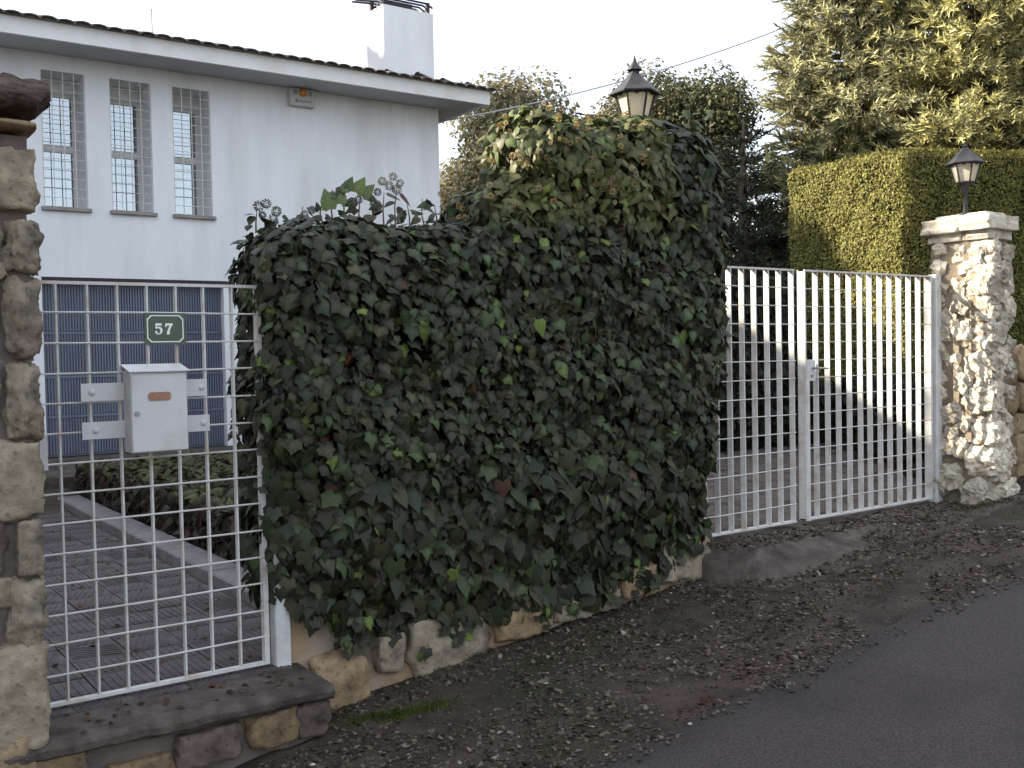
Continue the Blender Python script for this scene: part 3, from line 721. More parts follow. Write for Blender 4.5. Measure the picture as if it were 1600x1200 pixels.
# chimney
ch = MB(); cx0, cx1, cy0, cy1 = 8.33, 9.30, 10.35, 10.95
ch.box(cx0, cx1, cy0, cy1, 5.95, 7.43)
cho = ch.build('chimney', M['render'], H)
b = MB()
for (x_, y_) in ((cx0+.04, cy0+.04), (cx1-.10, cy0+.04), (cx0+.04, cy1-.1), (cx1-.10, cy1-.1)): b.box(x_, x_+.06, y_, y_+.06, 7.43, 7.62)
b.build('cap_leg', M['lintel'], cho)
b = MB(); b.box(cx0+.10, cx1-.35, cy0+.1, cy1-.1, 7.431, 7.55); b.build('flue', M['lintel'], cho)
b = MB()
for k in range(5): b.tube([(cx0-.3, cy0+.05+k*.12, 7.56), (cx0+.1, cy0+.05+k*.12, 7.60), (cx1-.1, cy0+.05+k*.12, 7.60), (cx1+.02, cy0+.05+k*.12, 7.54)], .018, 6)
b.build('cap_bars', M['iron'], cho)
# roof vent rod
vx, vy = 4.72, 11.0; vz = RZ+(vy-EY0)*RS
b = MB().lathe((vx, vy, vz-.05), [(.16, 0), (.15, .08), (.05, .17), (.02, .18)], 12); vn = b.build('roof_vent', M['greyplastic'], H)
MB().tube([(vx, vy, vz+.1), (vx, vy, vz+.50)], .009, 6).build('rod', M['greyplastic'], vn)
# alarm box
al = empty('alarm_box', (6.63, HY-.05, 5.44), 'white alarm siren box with orange light under the eave', 'alarm box')
al.location = (6.62, HY-.05, 5.42)
MB().box(6.42, 6.83, HY-.10, HY-.0005, 5.425, 5.695).build('case', M['white2'], al, bevel=.012)
MB().lathe((0, 0, 0), [(.058, 0), (.057, .018), (.040, .038), (.012, .046)], 16).build('lamp_lens', M['orange'], None, smooth=True)
lo = COL.objects[-1]; lo.parent = al; lo.location = (6.625-al.location.x, -.055, 5.625-al.location.z); lo.rotation_euler = (pi/2, 0, 0)
for x0 in (6.475, 6.725):
    b = MB()
    for k in range(4): b.box(x0, x0+.055, HY-.104, HY-.1005, 5.59+k*.018, 5.60+k*.018)
    b.build('grille', M['greyplastic'], al)
b = MB(); b.box(6.50, 6.545, HY-.103, HY-.1005, 5.475, 5.52); b.build('emblem', M['greyplastic'], al)
b = MB(); xk = 6.565
for k in range(9): b.box(xk, xk+.015, HY-.103, HY-.1005, 5.483, 5.510+(.006 if k % 4 == 0 else 0)); xk += .0235
b.build('lettering', M['greyplastic'], al)

# ------------------------------------------------------------------ cable
pts = []
A0 = np.array(at(688, 190, 10.2)); A1 = np.array(at(1215, 47, 9.5)); 
pm = at(950, 127, 9.85)
for i in range(31):
    t = i/30*1.15; p = A0+(A1-A0)*t
    pts.append((p[0], p[1], p[2]-.17*4*t*(1-t)*1.0))
tag(MB().tube(pts, .014, 6).build('overhead_cable', M['cable']), 'thin pale overhead cable rising from the house eave past the lantern', 'cable')

# ------------------------------------------------------------------ ivy
LEAF = [(0, .04), (.18, .19), (.40, .12), (.40, -.08), (.50, -.30), (.29, -.38), (0, -.76), (-.29, -.38), (-.50, -.30), (-.40, -.08), (-.40, .12), (-.18, .19)]
LEAF3 = [(0, .05), (.20, .18), (.38, .08), (.42, -.12), (.40, -.30), (.22, -.46), (.03, -.80), (-.22, -.44), (-.44, -.32), (-.40, -.10), (-.38, .10), (-.18, .18)]
LEAF2 = [(0, .02), (.22, .08), (.36, -.14), (.30, -.45), (.12, -.78), (0, -.98), (-.12, -.78), (-.30, -.45), (-.36, -.14), (-.22, .08)]
def leaf_tmpl(outl, fold=.10, droop=.14):
    v = [(0, -.22, fold*.2)]
    for x, y in outl: v.append((x, y, -abs(x)*fold*1.6 - droop*max(0, -y)**2))
    n = len(outl); f = [(0, 1+(k+1) % n, 1+k) for k in range(n)]
    return np.array(v), np.array(f)
T1 = leaf_tmpl(LEAF); T2 = leaf_tmpl(LEAF2, .14, .2); T3 = leaf_tmpl(LEAF3, .16, .28)

def rbox(P, x0, x1, y0, y1, z0, z1, r):
    c = np.array([(x0+x1)/2, (y0+y1)/2, (z0+z1)/2]); h = np.array([(x1-x0)/2, (y1-y0)/2, (z1-z0)/2])-r
    q = np.abs(P-c)-h
    return np.linalg.norm(np.maximum(q, 0), axis=1)+np.minimum(q.max(1), 0)-r
def smin(a, b_, k):
    h = np.clip(.5+.5*(b_-a)/k, 0, 1); return b_+(a-b_)*h-k*h*(1-h)
def bottom(X):   # lower edge of the ivy along the wall
    return np.interp(X, [1.8, 2.05, 2.3, 2.6, 3.2, 3.6, 4.1, 4.5, 4.9, 5.1], [.46, .34, .18, .13, .09, .08, .11, .19, .38, .53])
def ivy_sdf(P):
    X, Y, Z = P[:, 0], P[:, 1], P[:, 2]
    zb = bottom(X)
    # the face leans in towards the wall near the ground
    t = smooth((Z-zb)/.75)
    Q = P.copy(); Q[:, 1] = np.where(Y < .1, Y-(1-t)*.17, Y)
    Q[:, 1] = np.where(Y > 0, Y*(1+1.1*smooth((X-4.2)/.7)), Q[:, 1])
    a = rbox(Q, 1.93, 4.98, -.27, .46, -.3, 2.27, .22)
    hump = rbox(Q, 3.42, 5.03, -.30, .30, 1.2, 3.02, .27)
    sh = rbox(P, 3.18, 4.4, -.24, .35, 1.5, 2.55, .2)
    d = smin(smin(a, hump, .12), sh, .12)
    d = d + .035*np.sin(X*5.1+Z*3.3)*np.sin(Z*6.2-X*2.0) + .02*np.sin(X*13+Z*9)*np.sin(Z*15-Y*11)
    return np.maximum(d, zb-Z)
def grad(P, e=.01):
    g = np.stack([ivy_sdf(P+np.eye(3)[i]*e)-ivy_sdf(P-np.eye(3)[i]*e) for i in range(3)], 1)
    return g/(np.linalg.norm(g, axis=1)[:, None]+1e-9)
P0 = rng.uniform([1.75, -.45, .0], [5.15, .6, 3.15], (560000, 3))
d0 = ivy_sdf(P0)
keep = (d0 > -.075) & (d0 < .03); P0 = P0[keep]; d0 = d0[keep]
N0 = grad(P0)
back = (N0[:, 1] > .55) & (rng.random(len(P0)) < .6)
bottomf = N0[:, 2] < -.6
ok = ~back & ~bottomf; P0, N0, d0 = P0[ok], N0[ok], d0[ok]
idx = rng.permutation(len(P0))[:18500]; P0, N0, d0 = P0[idx], N0[idx], d0[idx]
iv = empty('ivy_hedge', (3.5, 0, -.1), 'large mass of dark green ivy covering the wall and pillar between the two gates', 'ivy')
def ivy_orient(N, jit=.42):
    n = N + np.array([0, 0, .28]) + rng.normal(0, jit, N.shape)
    dn = np.array([0, 0, -1.0]) + rng.normal(0, .38, N.shape) + N*.15
    return frames(n, dn)
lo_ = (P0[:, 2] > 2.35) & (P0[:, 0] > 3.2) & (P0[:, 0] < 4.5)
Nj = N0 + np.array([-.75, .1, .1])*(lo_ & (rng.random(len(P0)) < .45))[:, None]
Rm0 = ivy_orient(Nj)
size = rng.uniform(.044, .108, len(P0))*np.where(d0 > -.02, 1.0, .9)*(1+.22*(P0[:, 2] < 1.0))
def ivy_cols(P, d):
    n = len(P); C = np.array([.036, .041, .021])*rng.uniform(.55, 1.5, (n, 1)) * np.array([1, 1, 1])
    C[:, 0] *= rng.uniform(.8, 1.25, n)
    r = rng.random(n)
    br = r < .020; C[br] = np.array([.105, .145, .035])*rng.uniform(.6, 1.25, (br.sum(), 1))
    mid = (r > .06) & (r < .17); C[mid] = np.array([.055, .078, .032])*rng.uniform(.7, 1.2, (mid.sum(), 1))
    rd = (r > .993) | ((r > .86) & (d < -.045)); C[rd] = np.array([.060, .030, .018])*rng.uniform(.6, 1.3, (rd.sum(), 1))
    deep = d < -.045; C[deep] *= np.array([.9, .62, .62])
    return C
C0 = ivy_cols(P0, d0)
C0[lo_] = C0[lo_]*1.4+np.array([.026, .026, .0])  # shoulder leaves lightened and yellowed: sunlight put into their colour
# the 300 largest on the outer street side are leaves of their own
front = (N0[:, 1] < -.2) & (d0 > .0) & (C0.sum(1) < .6)
cand = np.where(front)[0]; order = cand[np.argsort(-size[cand])][:300]
mask = np.ones(len(P0), bool); mask[order] = False
lm = []
for T in (T1, T2, T3): lm.append(mesh_np('leaf', T[0], T[1], M['ivyobj']))
offv = Vector(iv.location)
for i in order:
    o = link('leaf', lm[i % 3 if i % 4 else 0], None, iv)
    mw = Matrix(Rm0[i].tolist()).to_4x4()
    o.matrix_local = Matrix.Translation(Vector((P0[i]+N0[i]*.012).tolist())-offv) @ mw @ Matrix.Scale(size[i]*1.04, 4)
    o.color = (*C0[i], 1)
ia = np.where(mask)[0]; sel = rng.random(len(ia))
top_zone = P0[ia][:, 2] > 2.2
i2 = ia[(sel < .12) | (top_zone & (sel < .55))]; i3 = ia[~((sel < .12) | (top_zone & (sel < .55)))]
i1, i3 = i3[::3], np.concatenate([i3[1::3], i3[2::3]])
parts = []
for (ii, T) in ((i1, T1), (i2, T2), (i3, T3)):
    S = size[ii]; tv_, tf_ = T
    V = np.einsum('nij,nkj->nki', Rm0[ii], tv_[None]*S[:, None, None]*np.array([1, 1, 1.0])) + P0[ii][:, None, :]
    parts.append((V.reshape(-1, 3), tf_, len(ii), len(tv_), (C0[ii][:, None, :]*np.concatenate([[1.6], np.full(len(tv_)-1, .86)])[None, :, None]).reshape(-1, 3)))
V = []; Fc = []; Cc = []; o_ = 0
for (v_, tf_, n_, k_, c_) in parts:
    V.append(v_); Fc.append((tf_[None]+(np.arange(n_)*k_)[:, None, None]+o_).reshape(-1, 3)); Cc.append(c_); o_ += len(v_)
tag(link('leaf_mass', mesh_np('leaf_mass', np.concatenate(V)-np.array(iv.location), np.concatenate(Fc), M['ivy'], colors=np.concatenate(Cc)), None, iv), kind='stuff')
# dead inside of the ivy
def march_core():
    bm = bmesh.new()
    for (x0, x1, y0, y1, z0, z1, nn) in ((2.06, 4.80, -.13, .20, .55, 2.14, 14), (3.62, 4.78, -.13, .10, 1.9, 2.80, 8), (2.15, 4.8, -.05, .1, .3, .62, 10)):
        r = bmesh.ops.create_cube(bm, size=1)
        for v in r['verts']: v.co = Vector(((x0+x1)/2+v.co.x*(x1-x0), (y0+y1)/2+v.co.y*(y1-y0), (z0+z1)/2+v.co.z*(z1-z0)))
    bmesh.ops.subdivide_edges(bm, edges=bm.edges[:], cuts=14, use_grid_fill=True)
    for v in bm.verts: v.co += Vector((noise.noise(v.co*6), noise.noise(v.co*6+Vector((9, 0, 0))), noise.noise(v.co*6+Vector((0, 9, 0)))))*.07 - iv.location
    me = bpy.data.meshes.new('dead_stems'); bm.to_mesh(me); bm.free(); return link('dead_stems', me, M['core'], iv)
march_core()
# hanging strands below the edge
b = MB(); PP = []; NN = []; SS = []
for k in range(24):
    x = rng.uniform(2.05, 4.85); zb = float(bottom(x)); L = rng.uniform(.05, .17); y = -.10
    p = [Vector((x, y, zb+.1)), Vector((x+rng.uniform(-.03, .03), y-.01, zb-L*.5)), Vector((x+rng.uniform(-.06, .06), y-.02, zb-L))]
    b.tube(p, .003, 4)
    for q in range(rng.integers(2, 6)):
        t = rng.uniform(0, 1); pp = p[0].lerp(p[2], t); PP.append((pp.x+rng.uniform(-.05, .05), pp.y-.015, pp.z)); SS.append(rng.uniform(.05, .095))
# rambling shoots on the top and over the small gate post
for k in range(60):
    x = 1.96+rng.normal(0, .05); PP.append((x, -.10+rng.normal(0, .05), rng.uniform(.45, 2.1))); SS.append(rng.uniform(.045, .09))
PP = np.array(PP); NNv = np.tile([[-.1, -1, .2]], (len(PP), 1))
tag(scatter('trailing_leaves', T1, PP, ivy_orient(NNv, .35), np.array(SS), ivy_cols(PP, np.zeros(len(PP))), M['ivy'], iv), kind='stuff')
# upright shoots with larger leaves, and flower heads
shoots = [(400, 352, 330, .1), (430, 350, 335, .1), (475, 340, 322, .15), (520, 336, 296, .05), (538, 336, 285, .0), (560, 340, 302, .0), (600, 345, 300, .1), (618, 350, 286, .0), (640, 350, 318, .1), (665, 350, 310, .0), (682, 352, 318, .1), (505, 340, 318, .1),
          (812, 210, 190, -.05), (845, 200, 172, .0), (900, 190, 165, .1), (1075, 190, 170, 0.), (1110, 195, 172, .1), (760, 290, 262, .0)]
sv = MB(); LP, LS, LN = [], [], []
for (sx, y0, y1, Yq) in shoots:
    a = Vector(at(sx, y0+12, Yq)); c = Vector(at(sx+random.uniform(-6, 6), y1, Yq)); mid = a.lerp(c, .5)+Vector((random.uniform(-.015, .015), 0, 0))
    sv.tube([a, mid, c], [.005, .004, .002], 5)
    for q in range(6):
        t = random.uniform(.1, 1); p = a.lerp(c, t); sd = random.choice((-1, 1))
        LP.append((p.x+sd*.03, p.y+random.uniform(-.03, .03), p.z)); LS.append(random.uniform(.05, .09)); LN.append((sd*.5, -.6+random.uniform(-.5, .5), .9))
sv.build('shoot_stems', M['stem'], iv); tag(COL.objects[-1], kind='stuff')
LP = np.array(LP); LN = np.array(LN)
tag(scatter('shoot_leaves', T2, LP, frames(LN+rng.normal(0, .4, LN.shape), np.array([0, 0, -.5])+LN*.7), np.array(LS), ivy_cols(LP, np.zeros(len(LP)))*1.3, M['ivy'], iv), kind='stuff')
for (sx, sy, s_, tilt, cc) in ((516, 326, .12, -.25, (.11, .155, .05)), (531, 318, .10, .15, (.13, .17, .06)), (541, 296, .085, .5, (.08, .11, .04)), (556, 300, .105, .6, (.13, .17, .05)), (566, 306, .10, .85, (.11, .14, .05)), (843, 500, .10, .2, (.14, .20, .04)), (808, 215, .14, .05, (.35, .45, .06)), (820, 200, .10, .3, (.30, .38, .08))):
    p = at(sx, sy, -.02 if sy < 400 else -.34); nrm = np.array([[-.4, -1, .1]])
    dn = np.array([[sin(tilt), 0, cos(tilt)]]) if 280 < sy < 400 else np.array([[sin(tilt), 0, -cos(tilt)]])
    R_m = frames(nrm, dn)[0]
    o = link('leaf', lm[1], None, iv); o.matrix_local = Matrix.Translation(Vector(p.tolist())-offv) @ Matrix(R_m.tolist()).to_4x4() @ Matrix.Scale(s_, 4); o.color = (*cc, 1)
# flower heads: little balls of spiky beads on short rays
uv_, uf_ = [], []
for k in range(34):
    ph = math.acos(1-2*(k+.5)/34); th = pi*(1+5**.5)*k; d = np.array([cos(th)*sin(ph), sin(th)*sin(ph), cos(ph)])
    a_ = np.cross(d, [0.3, .5, .8]); a_ /= np.linalg.norm(a_); b_ = np.cross(d, a_)
    nb = len(uv_); r_ = .19
    r_ = .17+.07*((k*7) % 5)/4
    uv_ += [d*.45, d+a_*r_, d-a_*.5*r_+b_*.87*r_, d-a_*.5*r_-b_*.87*r_, d*1.25]
    uf_ += [(nb, nb+2, nb+1), (nb, nb+3, nb+2), (nb, nb+1, nb+3), (nb+4, nb+1, nb+2), (nb+4, nb+2, nb+3), (nb+4, nb+3, nb+1)]
U_ = mesh_np('flower_head', np.array(uv_), np.array(uf_), None)
leafU = leaf_mat('flower head single', rough=.9, transl=.1, spec=.1, objcol=True); U_.materials.append(leafU)
heads = [(404, 322, .1), (416, 318, .1), (432, 330, .1), (410, 336, .1), (427, 340, .08), (476, 334, .1), (487, 328, .1), (597, 283, .05), (614, 276, .0), (625, 286, .0), (608, 290, 0), (620, 296, .0), (590, 300, .05), (560, 312, .0), (548, 318, 0), (585, 318, 0), (592, 322, 0)]
for (hx, hy, Yq) in heads:
    p = Vector(at(hx, hy, Yq)); o = link('flower_head', U_, None, iv, p-offv); s_ = random.uniform(.018, .026); o.scale = (s_,)*3; o.rotation_euler = (random.random()*3, random.random()*3, 0)
    o.color = (.34, .32, .24, 1) if 580 < hx < 630 and hy < 300 else (.20, .21, .17, 1)
# many on the sunny shoulder near the lantern
cnt = 0; tries = 0; clu = None
while cnt < 130 and tries < 4000:
    tries += 1
    hx, hy = random.uniform(700, 1010), random.uniform(165, 345)
    if hx > 950 and hy > 240 and random.random() < .6: continue
    if (hx-700)/100+(345-hy)/-70 < -1.4: continue
    r = Fv + Rv*(hx-800)/FPX - Uv*(hy-600)/FPX
    tt = np.linspace(4.5, 7.6, 200); Q = CAM[None]+r[None]*tt[:, None]; dd = ivy_sdf(Q); hit = np.where(dd < .03)[0]
    if not len(hit): continue
    if cnt % 4 and clu is not None and random.random() < .9: p = clu + np.array([random.gauss(0, .028), random.gauss(0, .02), random.gauss(0, .03)])
    else: p = Q[hit[0]]+grad(Q[hit[0]][None])[0]*random.uniform(.0, .05); clu = p
    o = link('flower_head', U_, None, iv, Vector(p.tolist())-offv); s_ = random.uniform(.008, .019); o.scale = (s_, s_*random.uniform(.7, 1), s_*random.uniform(.7, 1.1)); o.rotation_euler = (random.random()*3, random.random()*3, 0)
    g_ = random.uniform(.45, 1.15); o.color = (.46*g_, (.30+.1*random.random())*g_, (.12+.1*random.random())*g_, 1); cnt += 1

# ------------------------------------------------------------------ low bed behind the small gate
bed = empty('low_bed_hedge', (3.4, 4, .05), 'low dark leafy bed hedge behind the kerb seen through the small gate', 'hedge')
MB().box(2.72, 4.6, .75, 7.1, .0, .42).build('dead_stems', M['core'], bed)
n = 5200; fsel = rng.random(n)
P = np.zeros((n, 3)); N = np.zeros((n, 3))
a = fsel < .5; P[a] = np.stack([rng.uniform(2.64, 4.7, a.sum()), rng.uniform(.7, 7.2, a.sum()), rng.uniform(.40, .50, a.sum())], 1); N[a] = [0, -.2, 1]
c_ = (fsel >= .5) & (fsel < .9); P[c_] = np.stack([rng.uniform(2.60, 2.74, c_.sum()), rng.uniform(.7, 7.2, c_.sum()), rng.uniform(.08, .46, c_.sum())], 1); N[c_] = [-1, -.2, .3]
d_ = fsel >= .9; P[d_] = np.stack([rng.uniform(2.64, 4.7, d_.sum()), rng.uniform(.62, .76, d_.sum()), rng.uniform(.08, .46, d_.sum())], 1); N[d_] = [0, -1, .3]
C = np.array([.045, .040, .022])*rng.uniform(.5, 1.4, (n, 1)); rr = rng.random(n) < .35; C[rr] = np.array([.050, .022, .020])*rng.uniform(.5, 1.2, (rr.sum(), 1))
tp = a & (rng.random(n) < .8); C[tp] = np.array([.065, .075, .025])*rng.uniform(.6, 1.3, (tp.sum(), 1))  # top leaves lighter olive than the sides; side shade put into the colour
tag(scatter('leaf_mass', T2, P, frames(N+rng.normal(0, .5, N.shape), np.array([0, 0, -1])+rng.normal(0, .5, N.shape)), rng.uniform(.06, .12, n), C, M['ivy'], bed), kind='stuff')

# ------------------------------------------------------------------ clipped hedge behind the double gate
def clipped(name, label, quads, top, zlow, cols, n_per, size=.045, mats='foliage', corecol='hedgecore', fuzz=.035, group=None):
    """quads: list of (x,y) footprint corners in order"""
    cx = sum(q[0] for q in quads)/len(quads); cy = sum(q[1] for q in quads)/len(quads)
    r = empty(name, (cx, cy, zlow), label, 'hedge', group)
    b = MB(); m_ = len(quads); ins = .965
    Qi = [(cx+(x-cx)*ins, cy+(y-cy)*ins) for x, y in quads]
    b.v += [(x, y, zlow) for x, y in Qi]+[(x, y, top-.10) for x, y in Qi]
    b.f += [tuple(range(m_)), tuple(range(m_, 2*m_))]+[(k, (k+1) % m_, m_+(k+1) % m_, m_+k) for k in range(m_)]
    b.build('inner_branches', M[corecol], r)
    PP, NN = [], []
    for k in range(m_):
        a, c = np.array(quads[k]), np.array(quads[(k+1) % m_]); L = np.linalg.norm(c-a)
        if L < .01: continue
        nrm = np.array([(c-a)[1], -(c-a)[0]])/L
        if np.dot(nrm, (a+c)/2-np.array([cx, cy])) < 0: nrm = -nrm
        vis = np.dot(nrm, (a+c)/2-CAM[:2]) < 0
        m2 = int(n_per*L*(top-zlow)*(1 if vis else .25)); t = rng.random(m2); z = rng.uniform(zlow, top, m2)
        rd = .12*np.maximum(0, (z-(top-.12))/.12)**2
        und = .05*np.sin(t*L*4.3+z*2.1)+.03*np.sin(t*L*9-z*7)
        off = rng.normal(0, fuzz, m2)-rd+und*.6
        xy = a[None]+(c-a)[None]*t[:, None]+nrm[None]*off[:, None]
        PP.append(np.column_stack([xy, z])); NN.append(np.tile([nrm[0], nrm[1], .25], (m2, 1)))
    tri = [(quads[0], quads[k], quads[k+1]) for k in range(1, m_-1)]
    for (A, B, D) in tri:
        A, B, D = map(np.array, (A, B, D)); ar = abs(np.cross(B-A, D-A))/2; m2 = int(ar*n_per*.6)
        u, v = rng.random(m2), rng.random(m2); fl = u+v > 1; u[fl], v[fl] = 1-u[fl], 1-v[fl]
        xy = A[None]+(B-A)[None]*u[:, None]+(D-A)[None]*v[:, None]
        PP.append(np.column_stack([xy, top+rng.normal(-.02, .02, m2)])); NN.append(np.tile([0, 0, 1.], (m2, 1)))
    P = np.concatenate(PP); N = np.concatenate(NN); n = len(P)
    C = np.array(cols[0])*rng.uniform(.6, 1.4, (n, 1)); q = rng.random(n) < .25; C[q] = np.array(cols[1])*rng.uniform(.6, 1.3, (q.sum(), 1))
    spr = (np.array([(0, 0, 0), (.32, -.5, .06), (0, -1.25, .0), (-.32, -.5, .06), (0, -.5, -.05)]), np.array([(0, 4, 1), (1, 4, 2), (2, 4, 3), (3, 4, 0)]))
    up = np.array([0, 0, 1.0])
    Rm = frames(N+rng.normal(0, .42, N.shape), -(N*.45+up*.8+rng.normal(0, .5, N.shape))*-1)
    tag(scatter('foliage', spr, P, Rm, rng.uniform(.7, 1.4, n)*size, C, M[mats], r), kind='stuff')
    return r
clipped('clipped_hedge', 'tall square clipped cypress hedge, its left face sunlit, behind the right pillar',
        [(13.1, 3.85), (14.9, 3.07), (20.5, .65), (21.2, 2.6), (15.0, 5.9), (13.1, 5.85)], 4.40, .2, [(.21, .195, .055), (.13, .125, .038)], 3600, .034, fuzz=.02)
clipped('dark_shrub_hedge', 'dark untrimmed shrubbery standing inside the garden behind the ivy and gate',
        [(7.6, 4.1), (11.0, 4.0), (11.1, 5.3), (7.7, 5.4)], 2.45, .25, [(.030, .033, .020), (.022, .026, .016)], 420, .12, corecol='core', fuzz=.10)
clipped('low_shrub_hedge', 'low dark shrubs at the foot of the tall clipped hedge behind the gate',
        [(11.15, 4.0), (12.95, 3.75), (12.95, 4.4), (11.15, 4.7)], 1.0, .25, [(.035, .035, .022), (.026, .026, .016)], 500, .10, corecol='core', fuzz=.08)

clipped('dark_low_shrub', 'dark low shrubbery on the right inside the double gate, beside the stone pillar', [(8.6, .45), (13.0, .45), (13.0, 3.5), (11.2, 3.5)], 1.15, .25, [(.030, .032, .02), (.022, .024, .015)], 500, .10, corecol='core', fuzz=.08)
# ------------------------------------------------------------------ conifers
def spindle():
    V, Fc = [], []
    for k in range(9):
        t = k/9; a = k*2.4; r = .0; base = np.array([0, 0, t*.75]); d = np.array([cos(a)*.32, sin(a)*.32, .36])*(1-.35*t)
        s = np.cross(d, [0, 0, 1]); s = s/np.linalg.norm(s)*.055
        n = len(V); V += [base-s, base+s, base+d]; Fc += [(n, n+1, n+2)]
    n = len(V); V += [np.array([-.05, 0, 0]), np.array([.05, 0, 0]), np.array([0, 0, 1.1])]; Fc.append((n, n+1, n+2))
    n = len(V); V += [np.array([0, -.05, 0]), np.array([0, .05, 0]), np.array([0, 0, 1.1])]; Fc.append((n, n+1, n+2))
    return np.array(V), np.array(Fc)
SPN = spindle()
def dirframes(D):
    z = D/np.linalg.norm(D, axis=1)[:, None]; x = np.cross(z, rng.normal(0, 1, D.shape)); x /= np.linalg.norm(x, axis=1)[:, None]; y = np.cross(z, x)
    return np.stack([x, y, z], 2)
def conifer(x, y, z, H_, R, label, group=None, dens=1.0, tw=.26, cols=((.38, .36, .20), (.22, .22, .13)), zb=.6):
    r = empty('conifer_tree', (x, y, z), label, 'tree', group)
    tr = MB(); tr.tube([(x, y, z-.2), (x+.05, y, z+H_*.3), (x-.05, y, z+H_*.7), (x, y, z+H_)], [.20, .16, .09, .02], 9); tr.build('trunk', M['bark'], r)
    br = MB(); P, D = [], []
    h = zb; k = 0
    while h < H_-.15:
        rad = R*(1-(h/H_))**.72*1.0+.15
        nb = 7 if rad > 1 else 5
        for q in range(nb):
            a = k*.9+q*2*pi/nb+random.uniform(-.25, .25); L = rad*random.uniform(.72, 1.12)
            p0 = Vector((x, y, z+h)); dr = Vector((cos(a), sin(a), 0)); droop = random.uniform(-.05, .22)
            pts = [p0+dr*L*t+Vector((0, 0, -droop*L*t+.20*L*t*t)) for t in (0, .35, .7, 1)]
            br.tube(pts, [.035, .025, .014, .005], 5, caps=False)
            nst = int(L/.16)
            for s_ in range(nst):
                t = .18+.82*(s_+random.random())/nst; i0 = min(int(t*3), 2); pb = pts[i0].lerp(pts[i0+1], min(1, t*3-i0)) if t < 1 else pts[3]
                pb = p0+dr*L*t+Vector((0, 0, -droop*L*t+.20*L*t*t))
                for sd in (-1, 1):
                    side = Vector((-sin(a), cos(a), 0))*sd; l2 = (1-t*.75)*L*.42+.12
                    dd = (side*.8+dr*.75+Vector((0, 0, random.uniform(-.18, .25)))).normalized()
                    n2 = max(1, int(l2/.13*dens))
                    for m_ in range(n2):
                        u = (m_+random.random())/n2; pp = pb+dd*l2*u
                        for rep in range(2):
                            P.append(pp+Vector((random.gauss(0, .04), random.gauss(0, .04), random.gauss(0, .05)))); D.append(dd+dr*.4+Vector((random.gauss(0, .5), random.gauss(0, .5), random.gauss(.18, .45))))
        h += random.uniform(.26, .38); k += 1
    br.build('branches', M['bark'], r); tag(COL.objects[-1], kind='stuff')
    P = np.array([tuple(p) for p in P]); D = np.array([tuple(d) for d in D]); n = len(P)
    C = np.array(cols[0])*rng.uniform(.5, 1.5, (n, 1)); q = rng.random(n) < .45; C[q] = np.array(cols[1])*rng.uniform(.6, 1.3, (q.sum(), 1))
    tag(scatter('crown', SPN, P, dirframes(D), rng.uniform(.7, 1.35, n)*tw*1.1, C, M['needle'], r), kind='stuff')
    return r, n
conifer(16.85, 7.25, .3, 12.5, 2.35, 'tall conifer with sunlit upper branches left of the clipped hedge', 'conifers behind the garden', dens=.6, tw=.33)
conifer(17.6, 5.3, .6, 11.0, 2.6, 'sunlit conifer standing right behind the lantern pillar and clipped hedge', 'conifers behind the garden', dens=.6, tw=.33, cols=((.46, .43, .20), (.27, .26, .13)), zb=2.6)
conifer(22.5, 5.5, .9, 13.0, 3.2, 'darker conifer at the right edge behind the sunlit ones', 'conifers behind the garden', dens=.5, tw=.4, zb=1.5)
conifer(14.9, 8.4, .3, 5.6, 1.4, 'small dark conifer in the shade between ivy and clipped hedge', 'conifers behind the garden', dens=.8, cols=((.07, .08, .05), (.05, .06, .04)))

# ------------------------------------------------------------------ leafy trees beyond
def tree(x, y, z, H_, R, label, cols, n=9000, leaf=.10, seed=0, rz=1.15, nb=26):
    r = empty('leafy_tree', (x, y, z), label, 'tree', 'leafy trees beyond the garden')
    rs_ = random.Random(seed)
    c = Vector((x, y, z+H_-R*rz)); t = MB()
    t.tube([(x, y, z-.2), (x+.1, y, z+(H_-2*R*rz)*.6+.3), tuple(c)], [.2, .15, .08], 8)
    centers = []
    for k in range(nb):
        d = Vector((rs_.gauss(0, 1), rs_.gauss(0, 1), rs_.gauss(0, 1))).normalized()*rs_.uniform(.45, .95); d.z *= rz
        q = c+d*R; centers.append(q); t.tube([tuple(c+Vector((0, 0, -R*.5))), tuple(c.lerp(q, .5)), tuple(q)], [.05, .03, .008], 5, caps=False)
    t.build('trunk', M['bark'], r)
    ci = rng.integers(0, nb, n); cc = np.array([tuple(q) for q in centers])[ci]
    d = rng.normal(0, 1, (n, 3)); d /= np.linalg.norm(d, axis=1)[:, None]; rad = R*.46*rng.uniform(.35, 1.05, n)**.6
    P = cc+d*rad[:, None]
    N = d+np.array([0, 0, .5])+rng.normal(0, .5, (n, 3))
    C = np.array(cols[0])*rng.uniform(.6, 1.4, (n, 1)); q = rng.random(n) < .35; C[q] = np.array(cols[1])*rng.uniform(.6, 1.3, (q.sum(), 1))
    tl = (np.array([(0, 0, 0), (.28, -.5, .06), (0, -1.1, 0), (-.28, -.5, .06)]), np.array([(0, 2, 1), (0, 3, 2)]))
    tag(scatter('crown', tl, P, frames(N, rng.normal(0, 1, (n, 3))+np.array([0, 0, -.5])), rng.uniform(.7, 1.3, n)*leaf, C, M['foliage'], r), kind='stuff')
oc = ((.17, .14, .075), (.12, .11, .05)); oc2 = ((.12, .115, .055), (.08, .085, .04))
tree(13.9, 14.3, .3, 7.3, 2.1, 'olive brown sunlit tree beyond the corner of the white house', ((.25, .225, .13), (.17, .155, .09)), 64000, .125, 1, 1.15, 60)
